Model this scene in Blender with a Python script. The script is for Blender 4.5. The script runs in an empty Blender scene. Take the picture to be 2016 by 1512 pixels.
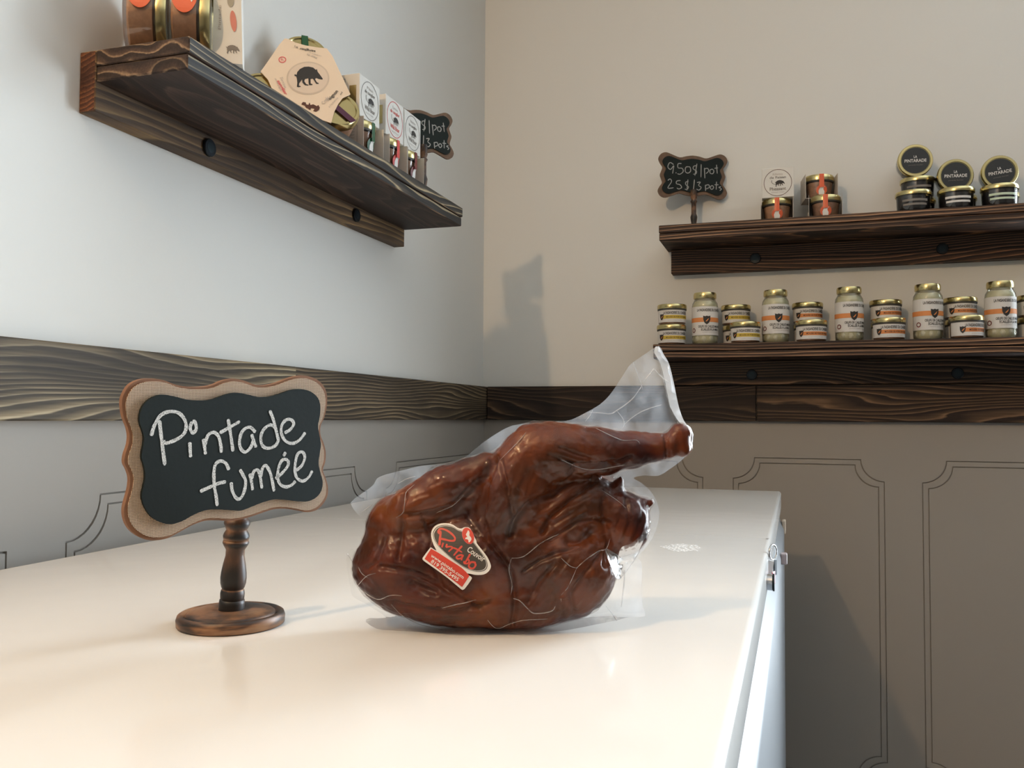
import bpy, bmesh, math, random
import numpy as np
from mathutils import Vector, Matrix, noise as mnoise, geometry as mgeo

random.seed(7)
SC = bpy.context.scene
COL = SC.collection
PI = math.pi

# ------------------------------------------------------------------ camera
CAMZ = 1.0                      # eye height above the floor; freezer top is at 0.85
FPX, YAW, PITCH, ROLL = 1722.0, 0.314, 0.0381, 0.0052
CF = np.array([-math.sin(YAW)*math.cos(PITCH), math.cos(YAW)*math.cos(PITCH), math.sin(PITCH)])
_r = np.array([math.cos(YAW), math.sin(YAW), 0.0]); _u = np.cross(_r, CF)
CR = math.cos(ROLL)*_r + math.sin(ROLL)*_u
CU = -math.sin(ROLL)*_r + math.cos(ROLL)*_u
CP = np.array([0.0, 0.0, CAMZ])
cam = bpy.data.cameras.new('camera'); cam.sensor_fit = 'HORIZONTAL'; cam.sensor_width = 36.0
cam.lens = 36.0*FPX/2016.0; cam.clip_start = 0.01; cam.clip_end = 60
camo = bpy.data.objects.new('camera', cam); COL.objects.link(camo)
camo.matrix_world = Matrix(((CR[0], CU[0], -CF[0], CP[0]), (CR[1], CU[1], -CF[1], CP[1]), (CR[2], CU[2], -CF[2], CP[2]), (0, 0, 0, 1)))
SC.camera = camo

def ray(x, y): return CF + CR*((x-1008)/FPX) - CU*((y-756)/FPX)
def at(x, y, axis, val):
    """world point seen at pixel (x, y) on the plane axis = val"""
    d = ray(x, y); i = 'XYZ'.index(axis); return CP + d*((val-CP[i])/d[i])

# ------------------------------------------------------------------ world, lights, exposure
XL, YB = -0.80, 2.211           # left wall, back wall
WX0, WX1, WZ0, WZ1 = 0.575, 1.75, 0.50, 2.30     # shop window in the back wall, right of the frame
wd = bpy.data.worlds.new('sky'); SC.world = wd; wd.use_nodes = True
wd.node_tree.nodes['Background'].inputs[0].default_value = (0.62, 0.80, 1.0, 1)
wd.node_tree.nodes['Background'].inputs[1].default_value = 1.0
def area(name, loc, target, sx, sy, power, color):
    l = bpy.data.lights.new(name, 'AREA'); l.shape = 'RECTANGLE'; l.size = sx; l.size_y = sy; l.energy = power; l.color = color
    o = bpy.data.objects.new(name, l); COL.objects.link(o); o.location = loc
    o.rotation_euler = (Vector(target)-Vector(loc)).to_track_quat('-Z', 'Y').to_euler(); return o
area('daylight', ((WX0+WX1)/2, YB+0.16, (WZ0+WZ1)/2), ((WX0+WX1)/2, 0, (WZ0+WZ1)/2), WX1-WX0, WZ1-WZ0, 172, (0.80, 0.91, 1.0))
lp = bpy.data.lights.new('warm_lamp', 'POINT'); lp.energy = 38; lp.color = (1.0, 0.66, 0.36); lp.shadow_soft_size = 0.03
lpo = bpy.data.objects.new('warm_lamp', lp); COL.objects.link(lpo); lpo.location = (-0.74, -0.62, 2.28)
area('ambient_fill', (0.7, -0.6, 2.5), (0.7, -0.6, 0), 1.2, 1.2, 1.5, (1.0, 0.80, 0.58))  # unseen fill lamp, added to lift the ambient light
SC.view_settings.view_transform = 'Standard'; SC.view_settings.look = 'None'
SC.view_settings.exposure = 0.45; SC.view_settings.gamma = 1.0; SC.view_settings.use_curve_mapping = False
SC.cycles.transparent_max_bounces = 24; SC.cycles.max_bounces = 10
SC.cycles.sample_clamp_indirect = 4.0

# ------------------------------------------------------------------ helpers
def mesh_obj(name, verts, faces, mat=None, parent=None, M=None, smooth=False, kind=None):
    me = bpy.data.meshes.new(name); me.from_pydata([tuple(map(float, v)) for v in verts], [], [tuple(f) for f in faces]); me.update()
    if smooth:
        me.polygons.foreach_set('use_smooth', [True]*len(me.polygons))
    if mat: me.materials.append(mat)
    return link(name, me, parent, M, kind)
def link(name, me, parent=None, M=None, kind=None):
    o = bpy.data.objects.new(name, me); COL.objects.link(o)
    if parent: o.parent = parent
    if M is not None: o.matrix_basis = M
    if kind: o['kind'] = kind
    return o
def bm_obj(name, bm, mat=None, parent=None, M=None, smooth=False, kind=None):
    me = bpy.data.meshes.new(name); bm.to_mesh(me); bm.free()
    if smooth: me.polygons.foreach_set('use_smooth', [True]*len(me.polygons))
    if mat: me.materials.append(mat)
    return link(name, me, parent, M, kind)
def sharp(o, ang=0.6):
    me = o.data; me.polygons.foreach_set('use_smooth', [True]*len(me.polygons))
    try: me.set_sharp_from_angle(angle=ang)
    except Exception: pass
    return o
def thing(name, label, cat, loc=(0, 0, 0), M=None, group=None):
    o = bpy.data.objects.new(name, None); COL.objects.link(o); o.empty_display_size = 0.02
    if M is not None: o.matrix_basis = M
    else: o.location = loc
    return tag(o, label, cat, group)
def tag(o, label, cat, group=None):
    o['label'] = label; o['category'] = cat
    if group: o['group'] = group
    return o
def dup(root, M, label=None, group=None):
    r = root.copy(); COL.objects.link(r); r.matrix_basis = M
    if label: r['label'] = label
    if group: r['group'] = group
    for ch in list(root.children):
        c = ch.copy(); COL.objects.link(c); c.parent = r
        for g in list(ch.children):
            d = g.copy(); COL.objects.link(d); d.parent = c
    return r
def box_bm(x0, x1, y0, y1, z0, z1, bev=0.0, seg=2):
    bm = bmesh.new(); bmesh.ops.create_cube(bm, size=1)
    for v in bm.verts: v.co = Vector((x0+(v.co.x+.5)*(x1-x0), y0+(v.co.y+.5)*(y1-y0), z0+(v.co.z+.5)*(z1-z0)))
    if bev: bmesh.ops.bevel(bm, geom=bm.edges[:], offset=bev, segments=seg, profile=.5, affect='EDGES')
    return bm
def lathe(name, prof, mat, parent=None, M=None, n=40, smooth=True, ang=0.7):
    vs, fs = [], []
    for (r, z) in prof:
        for k in range(n):
            a = 2*PI*k/n; vs.append((r*math.cos(a), r*math.sin(a), z))
    for i in range(len(prof)-1):
        for k in range(n):
            a, b = i*n+k, i*n+(k+1) % n; fs.append((a, b, b+n, a+n))
    if prof[0][0] > 1e-6: fs.append(tuple(range(n-1, -1, -1)))
    if prof[-1][0] > 1e-6: fs.append(tuple((len(prof)-1)*n+k for k in range(n)))
    o = mesh_obj(name, vs, fs, mat, parent, M)
    return sharp(o, ang)
def frame(C, U, V, N):
    return Matrix(((U[0], V[0], N[0], C[0]), (U[1], V[1], N[1], C[1]), (U[2], V[2], N[2], C[2]), (0, 0, 0, 1)))
def plane_uv(C, U, V, N):
    C, U, V, N = map(np.array, (C, U, V, N))
    def f(x, y, off=0.0):
        d = ray(x, y); t = ((C+N*off-CP)@N)/(d@N); P = CP+d*t-C
        return float(P@U), float(P@V)
    return f
def catmull(pts, n=5, closed=True):
    out = []; N = len(pts)
    rng = range(N if closed else N-1)
    for i in rng:
        g = (lambda k: pts[k % N]) if closed else (lambda k: pts[max(0, min(N-1, k))])
        p0, p1, p2, p3 = map(lambda k: np.array(g(k), float), (i-1, i, i+1, i+2))
        for j in range(n):
            t = j/n; out.append(tuple(.5*((2*p1)+(-p0+p2)*t+(2*p0-5*p1+4*p2-p3)*t*t+(-p0+3*p1-3*p2+p3)*t**3)))
    if not closed: out.append(tuple(map(float, pts[-1])))
    return out
def tess(outer, holes=()):
    loops = [[Vector((p[0], p[1], 0)) for p in outer]]+[[Vector((p[0], p[1], 0)) for p in h] for h in holes]
    tris = mgeo.tessellate_polygon(loops)
    pts = [(p.x, p.y) for l in loops for p in l]
    out = []
    for t in tris:
        a, b, c = (pts[i] for i in t)
        cr = (b[0]-a[0])*(c[1]-a[1])-(b[1]-a[1])*(c[0]-a[0])
        out.append(tuple(t) if cr > 0 else (t[0], t[2], t[1]))
    return pts, out
def slab(outer, z0, z1, holes=()):
    """solid plate from a 2D outline"""
    pts, tr = tess(outer, holes); n = len(pts)
    vs = [(p[0], p[1], z1) for p in pts]+[(p[0], p[1], z0) for p in pts]
    fs = list(tr)+[(a+n, c+n, b+n) for a, b, c in tr]
    s = 0
    for L in [outer]+list(holes):
        m = len(L)
        for k in range(m):
            a, b = s+k, s+(k+1) % m; fs.append((a, b, b+n, a+n))
        s += m
    return vs, fs
def fix_normals(o):
    bm = bmesh.new(); bm.from_mesh(o.data); bmesh.ops.recalc_face_normals(bm, faces=bm.faces[:]); bm.to_mesh(o.data); bm.free(); return o
_tc = {}
def text2d(s, bold=0.0):
    if (s, bold) in _tc: return _tc[(s, bold)]
    cu = bpy.data.curves.new('t', 'FONT'); cu.body = s; cu.size = 1; cu.align_x = 'CENTER'; cu.resolution_u = 3; cu.offset = bold
    o = bpy.data.objects.new('t', cu); COL.objects.link(o)
    me = bpy.data.meshes.new_from_object(o)
    vs = np.array([v.co[:2] for v in me.vertices]) if len(me.vertices) else np.zeros((0, 2)); fs = [tuple(p.vertices) for p in me.polygons]
    bpy.data.objects.remove(o); bpy.data.curves.remove(cu); bpy.data.meshes.remove(me)
    _tc[(s, bold)] = (vs, fs); return vs, fs
class Bag:
    """collects flat shapes, every vertex passed through fn(u, v, off) -> 3D"""
    def __init__(self, fn): self.fn = fn; self.v = []; self.f = []
    def add(self, pts, faces, off):
        b = len(self.v); self.v += [self.fn(p[0], p[1], off) for p in pts]; self.f += [tuple(i+b for i in f) for f in faces]
    def poly(self, outer, off, holes=()):
        p, t = tess(outer, holes); self.add(p, t, off)
    def dpoly(self, outer, off, step=.0025):
        """like poly, with inner points so that it follows a curved wall"""
        xs, ys = [p[0] for p in outer], [p[1] for p in outer]; O = [Vector(p) for p in outer]; inn = []
        x = min(xs)+step/2
        while x < max(xs):
            y = min(ys)+step/2
            while y < max(ys):
                c = False; j = len(O)-1
                for i in range(len(O)):
                    if (O[i].y > y) != (O[j].y > y) and x < (O[j].x-O[i].x)*(y-O[i].y)/(O[j].y-O[i].y)+O[i].x: c = not c
                    j = i
                if c: inn.append(Vector((x, y+.0001*math.sin(x*9999))))
                y += step
            x += step
        vs, _, fs, *_r = mgeo.delaunay_2d_cdt(O+inn, [], [list(range(len(O)))], 1, 1e-7)
        self.add([(v.x, v.y) for v in vs], fs, off)
    def text(self, s, cx, cy, width=None, height=None, off=0.0, bold=0.0, rot=0.0):
        vs, fs = text2d(s, bold)
        if not len(vs): return
        w = vs[:, 0].max()-vs[:, 0].min(); h = 0.72; mid = (vs[:, 0].max()+vs[:, 0].min())/2
        sx = (width/w) if width else height/h; sy = (height/h) if height else sx
        x = (vs[:, 0]-mid)*sx; y = vs[:, 1]*sy-(sy*h/2); c, s_ = math.cos(rot), math.sin(rot)
        self.add([(cx+c*a-s_*b, cy+s_*a+c*b) for a, b in zip(x, y)], fs, off)
    def stroke(self, pts, wd, off, n=6):
        P = np.array(catmull(pts, n, False)); b = len(self.v)
        T = np.gradient(P, axis=0); T /= np.linalg.norm(T, axis=1)[:, None]+1e-9; Nn = np.stack([-T[:, 1], T[:, 0]], 1)
        for i, (p, q) in enumerate(zip(P, Nn)):
            k = wd*(.95+.08*math.sin(i*.55)+.04*math.sin(i*1.3))/2
            if i in (0, len(P)-1): k *= .5
            self.v.append(self.fn(*(p+q*k), off)); self.v.append(self.fn(*(p-q*k), off))
        for i in range(len(P)-1): self.f.append((b+2*i, b+2*i+1, b+2*i+3, b+2*i+2))
    def build(self, name, mat, parent=None, M=None, kind=None):
        return mesh_obj(name, self.v, self.f, mat, parent, M, kind=kind)
def circle(cx, cy, rx, ry=None, n=40, rot=0.0):
    ry = ry or rx; c, s = math.cos(rot), math.sin(rot)
    return [(cx+c*rx*math.cos(2*PI*k/n)-s*ry*math.sin(2*PI*k/n), cy+s*rx*math.cos(2*PI*k/n)+c*ry*math.sin(2*PI*k/n)) for k in range(n)]
flat = lambda u, v, off: (u, v, off)
def wrap(r):                       # cylinder wall facing -Y
    return lambda u, v, off: ((r+off)*math.sin(u/r), -(r+off)*math.cos(u/r), v)

# ------------------------------------------------------------------ materials
def new_mat(name):
    m = bpy.data.materials.new(name); m.use_nodes = True; nt = m.node_tree
    return m, nt, nt.nodes['Principled BSDF'], nt.links.new
def film_bump(m, scale, strength, dist):
    nt = m.node_tree; N = nt.nodes.new; L = nt.links.new
    gl = [n for n in nt.nodes if n.type == 'BSDF_GLOSSY'][0]; tc = N('ShaderNodeTexCoord')
    n = N('ShaderNodeTexNoise'); n.noise_type = 'RIDGED_MULTIFRACTAL'; n.inputs['Scale'].default_value = scale; n.inputs['Detail'].default_value = 3; n.inputs['Distortion'].default_value = .8
    bp = N('ShaderNodeBump'); bp.inputs['Strength'].default_value = strength; bp.inputs['Distance'].default_value = dist
    n2 = N('ShaderNodeTexNoise'); n2.inputs['Scale'].default_value = scale*3.2; n2.inputs['Detail'].default_value = 2; n2.inputs['Distortion'].default_value = 1.0
    L(tc.outputs['Object'], n2.inputs['Vector'])
    L(tc.outputs['Object'], n.inputs['Vector']); L(math_node(nt, 'ADD', n.outputs['Fac'], math_node(nt, 'MULTIPLY', n2.outputs['Fac'], .22)), bp.inputs['Height']); L(bp.outputs[0], gl.inputs['Normal']); return m
def plain(name, col, rough=.5, metal=0.0, bump=0.0, bscale=200, var=0.0, vscale=8, coat=0.0, spec=.5):
    m, nt, b, L = new_mat(name)
    b.inputs['Base Color'].default_value = (*col, 1); b.inputs['Roughness'].default_value = rough; b.inputs['Metallic'].default_value = metal
    b.inputs['Coat Weight'].default_value = coat; b.inputs['Specular IOR Level'].default_value = spec
    tc = nt.nodes.new('ShaderNodeTexCoord')
    if var:
        n = nt.nodes.new('ShaderNodeTexNoise'); n.inputs['Scale'].default_value = vscale; n.inputs['Detail'].default_value = 4
        r = nt.nodes.new('ShaderNodeMapRange'); r.inputs['From Min'].default_value = .3; r.inputs['From Max'].default_value = .7
        r.inputs['To Min'].default_value = 1-var; r.inputs['To Max'].default_value = 1+var*.5
        mx = nt.nodes.new('ShaderNodeVectorMath'); mx.operation = 'SCALE'; mx.inputs[0].default_value = col
        L(tc.outputs['Object'], n.inputs['Vector']); L(n.outputs['Fac'], r.inputs['Value']); L(r.outputs['Result'], mx.inputs['Scale']); L(mx.outputs['Vector'], b.inputs['Base Color'])
    if bump:
        n = nt.nodes.new('ShaderNodeTexNoise'); n.inputs['Scale'].default_value = bscale; n.inputs['Detail'].default_value = 3
        bp = nt.nodes.new('ShaderNodeBump'); bp.inputs['Strength'].default_value = bump; bp.inputs['Distance'].default_value = .002
        L(tc.outputs['Object'], n.inputs['Vector']); L(n.outputs['Fac'], bp.inputs['Height']); L(bp.outputs['Normal'], b.inputs['Normal'])
    return m
def ramp(nt, stops):
    r = nt.nodes.new('ShaderNodeValToRGB'); e = r.color_ramp.elements
    while len(e) < len(stops): e.new(.5)
    for k, (p, c) in zip(e, stops): k.position = p; k.color = (*c, 1)
    return r
def math_node(nt, op, a=None, b=None):
    n = nt.nodes.new('ShaderNodeMath'); n.operation = op
    for i, x in enumerate((a, b)):
        if x is None: continue
        if isinstance(x, (int, float)): n.inputs[i].default_value = x
        else: nt.links.new(x, n.inputs[i])
    return n.outputs[0]
def wood(name, light, mid, dark, seed, spacing=.007, burn=.5, off=(.012, -.018), warp=.02, knots=True, rough=.62):
    """scorched softwood: growth rings round an axis along local X, cut by the board faces"""
    m, nt, b, L = new_mat(name); N = nt.nodes.new
    tc = N('ShaderNodeTexCoord'); mp = N('ShaderNodeMapping'); L(tc.outputs['Object'], mp.inputs['Vector'])
    oi = N('ShaderNodeObjectInfo'); cmb = N('ShaderNodeCombineXYZ'); L(math_node(nt, 'MULTIPLY', oi.outputs['Random'], 37.0), cmb.inputs['X'])
    L(cmb.outputs[0], mp.inputs['Location'])
    st = N('ShaderNodeVectorMath'); st.operation = 'MULTIPLY'; st.inputs[1].default_value = (.16, 1, 1); L(mp.outputs[0], st.inputs[0])
    n1 = N('ShaderNodeTexNoise'); n1.noise_dimensions = '4D'; n1.inputs['W'].default_value = seed; n1.inputs['Scale'].default_value = 12; n1.inputs['Detail'].default_value = 1.2
    L(st.outputs[0], n1.inputs['Vector'])
    sp = N('ShaderNodeSeparateXYZ'); L(tc.outputs['Object'], sp.inputs[0])
    y = math_node(nt, 'ADD', sp.outputs['Y'], off[0]); z = math_node(nt, 'ADD', sp.outputs['Z'], off[1])
    rr = math_node(nt, 'SQRT', math_node(nt, 'ADD', math_node(nt, 'MULTIPLY', y, y), math_node(nt, 'MULTIPLY', z, z)))
    wv = math_node(nt, 'MULTIPLY', math_node(nt, 'SUBTRACT', n1.outputs['Fac'], .5), warp*4)
    n2 = N('ShaderNodeTexNoise'); n2.inputs['Scale'].default_value = 60; n2.inputs['Detail'].default_value = 3; L(st.outputs[0], n2.inputs['Vector'])
    fine = math_node(nt, 'MULTIPLY', math_node(nt, 'SUBTRACT', n2.outputs['Fac'], .5), .005)
    t = math_node(nt, 'FRACT', math_node(nt, 'DIVIDE', math_node(nt, 'ADD', math_node(nt, 'ADD', rr, wv), fine), spacing))
    ring = ramp(nt, [(0.0, light), (.16, mid), (.62, dark), (.9, dark), (1.0, light)]); L(t, ring.inputs['Fac'])
    # scorch patches
    n3 = N('ShaderNodeTexNoise'); n3.noise_dimensions = '4D'; n3.inputs['W'].default_value = seed+5; n3.inputs['Scale'].default_value = 9; n3.inputs['Detail'].default_value = 3
    L(st.outputs[0], n3.inputs['Vector'])
    br = N('ShaderNodeMapRange'); br.inputs['From Min'].default_value = .62-burn*.35; br.inputs['From Max'].default_value = .72-burn*.2; L(n3.outputs['Fac'], br.inputs['Value'])
    # fibres
    fs = N('ShaderNodeVectorMath'); fs.operation = 'MULTIPLY'; fs.inputs[1].default_value = (9, 420, 420); L(mp.outputs[0], fs.inputs[0])
    n4 = N('ShaderNodeTexNoise'); n4.inputs['Scale'].default_value = 1; n4.inputs['Detail'].default_value = 2; L(fs.outputs[0], n4.inputs['Vector'])
    mx = N('ShaderNodeMix'); mx.data_type = 'RGBA'; mx.inputs['B'].default_value = (dark[0]*.55, dark[1]*.55, dark[2]*.6, 1)
    L(math_node(nt, 'MULTIPLY', br.outputs[0], .85), mx.inputs['Factor']); L(ring.outputs[0], mx.inputs['A'])
    fm = N('ShaderNodeVectorMath'); fm.operation = 'SCALE'; L(mx.outputs['Result'], fm.inputs[0])
    fr = N('ShaderNodeMapRange'); fr.inputs['From Min'].default_value = .3; fr.inputs['From Max'].default_value = .7; fr.inputs['To Min'].default_value = .72; fr.inputs['To Max'].default_value = 1.2
    L(n4.outputs['Fac'], fr.inputs['Value']); L(fr.outputs[0], fm.inputs['Scale']); L(fm.outputs[0], b.inputs['Base Color'])
    b.inputs['Roughness'].default_value = rough; b.inputs['Specular IOR Level'].default_value = .3
    bp = N('ShaderNodeBump'); bp.inputs['Strength'].default_value = .35; bp.inputs['Distance'].default_value = .001
    L(math_node(nt, 'ADD', t, math_node(nt, 'MULTIPLY', n4.outputs['Fac'], .6)), bp.inputs['Height']); L(bp.outputs[0], b.inputs['Normal'])
    return m
def clear(name, tint=(1, 1, 1), gloss=.08, rough=.05, haze=0.0, hazecol=(.9, .95, 1), bump=0.0, bscale=60, translucent=.5, k=.7):
    """thin clear film or jar glass: see-through, with its own reflections"""
    m, nt, b, L = new_mat(name); nt.nodes.remove(b); N = nt.nodes.new; out = nt.nodes['Material Output']
    tr = N('ShaderNodeBsdfTransparent'); tr.inputs[0].default_value = (*tint, 1)
    gl = N('ShaderNodeBsdfGlossy'); gl.inputs['Roughness'].default_value = rough
    lw = N('ShaderNodeLayerWeight'); lw.inputs['Blend'].default_value = .25
    f = math_node(nt, 'ADD', math_node(nt, 'MULTIPLY', lw.outputs['Fresnel'], k), gloss)
    base = tr.outputs[0]
    if haze:
        df = N('ShaderNodeBsdfDiffuse'); df.inputs[0].default_value = (*hazecol, 1); tl = N('ShaderNodeBsdfTranslucent'); tl.inputs[0].default_value = (*hazecol, 1)
        h = N('ShaderNodeMixShader'); h.inputs[0].default_value = translucent; L(df.outputs[0], h.inputs[1]); L(tl.outputs[0], h.inputs[2])
        hz_ = N('ShaderNodeMixShader'); hz_.inputs[0].default_value = haze; L(tr.outputs[0], hz_.inputs[1]); L(h.outputs[0], hz_.inputs[2]); base = hz_.outputs[0]
    mx = N('ShaderNodeMixShader'); L(f, mx.inputs[0]); L(base, mx.inputs[1]); L(gl.outputs[0], mx.inputs[2]); L(mx.outputs[0], out.inputs[0])
    if bump:
        tc = N('ShaderNodeTexCoord'); n = N('ShaderNodeTexNoise'); n.inputs['Scale'].default_value = bscale; n.inputs['Detail'].default_value = 3; n.inputs['Distortion'].default_value = 1.2
        bp = N('ShaderNodeBump'); bp.inputs['Strength'].default_value = bump; bp.inputs['Distance'].default_value = .003
        L(tc.outputs['Object'], n.inputs['Vector']); L(n.outputs['Fac'], bp.inputs['Height']); L(bp.outputs[0], gl.inputs['Normal'])
    return m

M_WALL = plain('wall_paint', (.74, .735, .70), .75, bump=.08, bscale=90)
M_WAIN = plain('wainscot_paint', (.35, .325, .29), .6, bump=.05, bscale=120)
M_FARW = plain('far_wall_paint', (.19, .17, .15), .7)
M_GROOVE = plain('groove_paint', (.275, .25, .22), .7)
M_CEIL = plain('ceiling_paint', (.8, .79, .76), .9)
M_FLOOR = plain('floor_tile', (.05, .042, .036), .5, var=.2)
WD_LT = wood('left_trim_wood', (.50, .41, .27), (.29, .225, .135), (.075, .06, .042), 3.1, .0095, .42, (.02, -.02), .042)
WD_LT2 = wood('left_trim_dark_wood', (.38, .29, .17), (.20, .145, .085), (.05, .038, .027), 4.4, .0105, .42, (.02, -.02), .046)
WD_BT = wood('back_trim_wood', (.24, .145, .08), (.10, .06, .036), (.026, .017, .013), 8.7, .009, .5, (.01, -.03), .034)
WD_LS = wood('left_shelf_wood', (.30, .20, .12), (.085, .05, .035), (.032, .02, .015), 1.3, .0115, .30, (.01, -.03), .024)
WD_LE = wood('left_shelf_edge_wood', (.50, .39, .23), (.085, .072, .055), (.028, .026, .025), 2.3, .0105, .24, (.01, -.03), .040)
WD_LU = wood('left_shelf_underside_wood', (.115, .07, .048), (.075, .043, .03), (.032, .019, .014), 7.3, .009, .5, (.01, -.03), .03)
WD_UE = wood('back_shelf_edge_wood', (.55, .32, .18), (.17, .095, .055), (.035, .021, .016), 9.3, .0085, .34, (.0, -.03), .012)
WD_LC = wood('left_cleat_wood', (.38, .25, .11), (.25, .15, .068), (.085, .052, .03), 5.2, .011, .50, (.02, -.035), .022)
WD_US = wood('back_shelf_wood', (.30, .15, .08), (.085, .045, .028), (.022, .014, .011), 6.4, .0065, .5, (.0, -.03), .016)
M_BOLT = plain('bolt_black', (.015, .02, .025), .35, .6)
M_BOLTR = plain('bolt_recess', (.022, .035, .042), .35, .6)
M_GOLD = plain('gold_lid', (.62, .52, .25), .24, 1.0)
M_GOLD2 = plain('gold_lid_inner', (.70, .50, .20), .30, 1.0)
M_CARD = plain('card_white', (.72, .70, .65), .65)
M_CARDC = plain('card_cream', (.78, .64, .49), .6)
M_CARDG = plain('card_grey', (.60, .55, .49), .7)
M_INK = plain('ink_black', (.025, .022, .02), .6)
M_INKG = plain('ink_grey', (.20, .18, .16), .6)
M_INKF = plain('ink_faint', (.45, .40, .36), .6)
M_RED = plain('print_red', (.62, .06, .05), .5)
M_PINK = plain('print_pink', (.70, .12, .13), .5)
M_ORED = plain('seal_orange_red', (.72, .13, .05), .4)
M_WHITE = plain('print_white', (.80, .78, .74), .5)
M_GREEN = plain('seal_green', (.01, .085, .03), .4)
M_PURP = plain('seal_purple', (.075, .016, .05), .4)
M_MAR = plain('seal_maroon', (.16, .02, .018), .4)
M_BROWN = plain('print_brown', (.09, .03, .015), .6)
M_PATE = plain('pate', (.56, .31, .18), .55, var=.18, vscale=120)
M_PATE2 = plain('pate_dark', (.40, .22, .135), .5, var=.25, vscale=140)
M_GLASS = clear('jar_glass', (.96, .97, .96), .06, .04)
M_GLASSG = clear('jar_glass_green', (.96, .97, .93), .04, .04)
M_DARKJ = plain('dark_preserve', (.022, .020, .022), .25, coat=.6)
M_BLACKL = plain('label_black', (.018, .020, .022), .45)
M_BRINE = plain('brine', (.60, .57, .40), .4, var=.1, vscale=60)
M_EGG = plain('quail_egg_white', (.66, .64, .52), .4)
M_LABEL = plain('label_white', (.70, .68, .65), .55)
M_ORANGE = plain('stripe_orange', (.68, .25, .075), .55)
M_YELLOW = plain('stripe_yellow', (.62, .45, .06), .55)
M_RINGJ = plain('jar_ring_dark', (.05, .045, .035), .5)  # dark ring just below the jar lids
M_CHALKB = plain('chalkboard_black', (.010, .0155, .015), .7, bump=.05, bscale=300, var=.15, vscale=25, spec=.22)
M_SIGNB = plain('sign_brown', (.145, .085, .048), .6, var=.3, vscale=60)

def chalk_mat(nm='chalk', col=(.72, .72, .69), scl=2600, lo=.38, hi=.46):
    m, nt, b, L = new_mat(nm); N = nt.nodes.new; out = nt.nodes['Material Output']
    b.inputs['Base Color'].default_value = (*col, 1); b.inputs['Roughness'].default_value = .95
    tc = N('ShaderNodeTexCoord'); n = N('ShaderNodeTexNoise'); n.inputs['Scale'].default_value = scl; n.inputs['Detail'].default_value = 2; L(tc.outputs['Object'], n.inputs['Vector'])
    r = N('ShaderNodeMapRange'); r.inputs['From Min'].default_value = lo; r.inputs['From Max'].default_value = hi; L(n.outputs['Fac'], r.inputs['Value'])
    t = N('ShaderNodeBsdfTransparent'); mx = N('ShaderNodeMixShader'); L(r.outputs[0], mx.inputs[0]); L(t.outputs[0], mx.inputs[1]); L(b.outputs[0], mx.inputs[2]); L(mx.outputs[0], out.inputs[0])
    return m
M_CHALK = chalk_mat()
M_CHALK2 = plain('chalk_faint', (.33, .34, .33), .95)
def burlap_mat():
    m, nt, b, L = new_mat('burlap'); N = nt.nodes.new
    tc = N('ShaderNodeTexCoord'); sp = N('ShaderNodeSeparateXYZ')
    nz = N('ShaderNodeTexNoise'); nz.inputs['Scale'].default_value = 90; nz.inputs['Detail'].default_value = 2; L(tc.outputs['Object'], nz.inputs['Vector'])
    ad = N('ShaderNodeVectorMath'); ad.operation = 'MULTIPLY_ADD'; ad.inputs[1].default_value = (.0012, .0012, 0); L(nz.outputs['Color'], ad.inputs[0]); L(tc.outputs['Object'], ad.inputs[2])
    L(ad.outputs[0], sp.inputs[0]); k = 2*PI/.00195
    sx = math_node(nt, 'SINE', math_node(nt, 'MULTIPLY', sp.outputs['X'], k)); sy = math_node(nt, 'SINE', math_node(nt, 'MULTIPLY', sp.outputs['Y'], k))
    h = math_node(nt, 'MAXIMUM', math_node(nt, 'ABSOLUTE', sx), math_node(nt, 'ABSOLUTE', sy))
    r = ramp(nt, [(.30, (.10, .055, .032)), (.7, (.33, .215, .135)), (1.0, (.56, .43, .31))]); L(h, r.inputs['Fac']); L(r.outputs[0], b.inputs['Base Color'])
    bp = N('ShaderNodeBump'); bp.inputs['Strength'].default_value = .8; bp.inputs['Distance'].default_value = .0006; L(h, bp.inputs['Height']); L(bp.outputs[0], b.inputs['Normal'])
    b.inputs['Roughness'].default_value = .9; return m
M_BURLAP = burlap_mat()
M_BURLE = plain('burlap_edge', (.24, .115, .06), .8, var=.2, vscale=60)
def scorch_mat(name, lo=.40, hi=.62, sx=(40, 40, 40), zbands=None):
    m, nt, b, L = new_mat(name); N = nt.nodes.new
    tc = N('ShaderNodeTexCoord'); mp = N('ShaderNodeVectorMath'); mp.operation = 'MULTIPLY'; mp.inputs[1].default_value = sx; L(tc.outputs['Object'], mp.inputs[0])
    n = N('ShaderNodeTexNoise'); n.inputs['Scale'].default_value = 1; n.inputs['Detail'].default_value = 4; L(mp.outputs[0], n.inputs['Vector'])
    fac = n.outputs['Fac']
    if zbands:
        s = N('ShaderNodeSeparateXYZ'); L(tc.outputs['Object'], s.inputs[0])
        z = N('ShaderNodeMapRange'); z.inputs['From Max'].default_value = zbands[0]; L(s.outputs['Z'], z.inputs['Value'])
        zr = ramp(nt, zbands[1]); zr.color_ramp.interpolation = 'LINEAR'; L(z.outputs[0], zr.inputs['Fac'])
        fac = math_node(nt, 'ADD', math_node(nt, 'MULTIPLY', n.outputs['Fac'], .75), math_node(nt, 'MULTIPLY', zr.outputs[0], .5))
    r = ramp(nt, [(lo, (.012, .010, .009)), ((lo+hi)/2, (.07, .034, .018)), (hi, (.22, .105, .048)), (hi+.15, (.36, .20, .10))]); L(fac, r.inputs['Fac']); L(r.outputs[0], b.inputs['Base Color'])
    b.inputs['Roughness'].default_value = .45; return m

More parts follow.
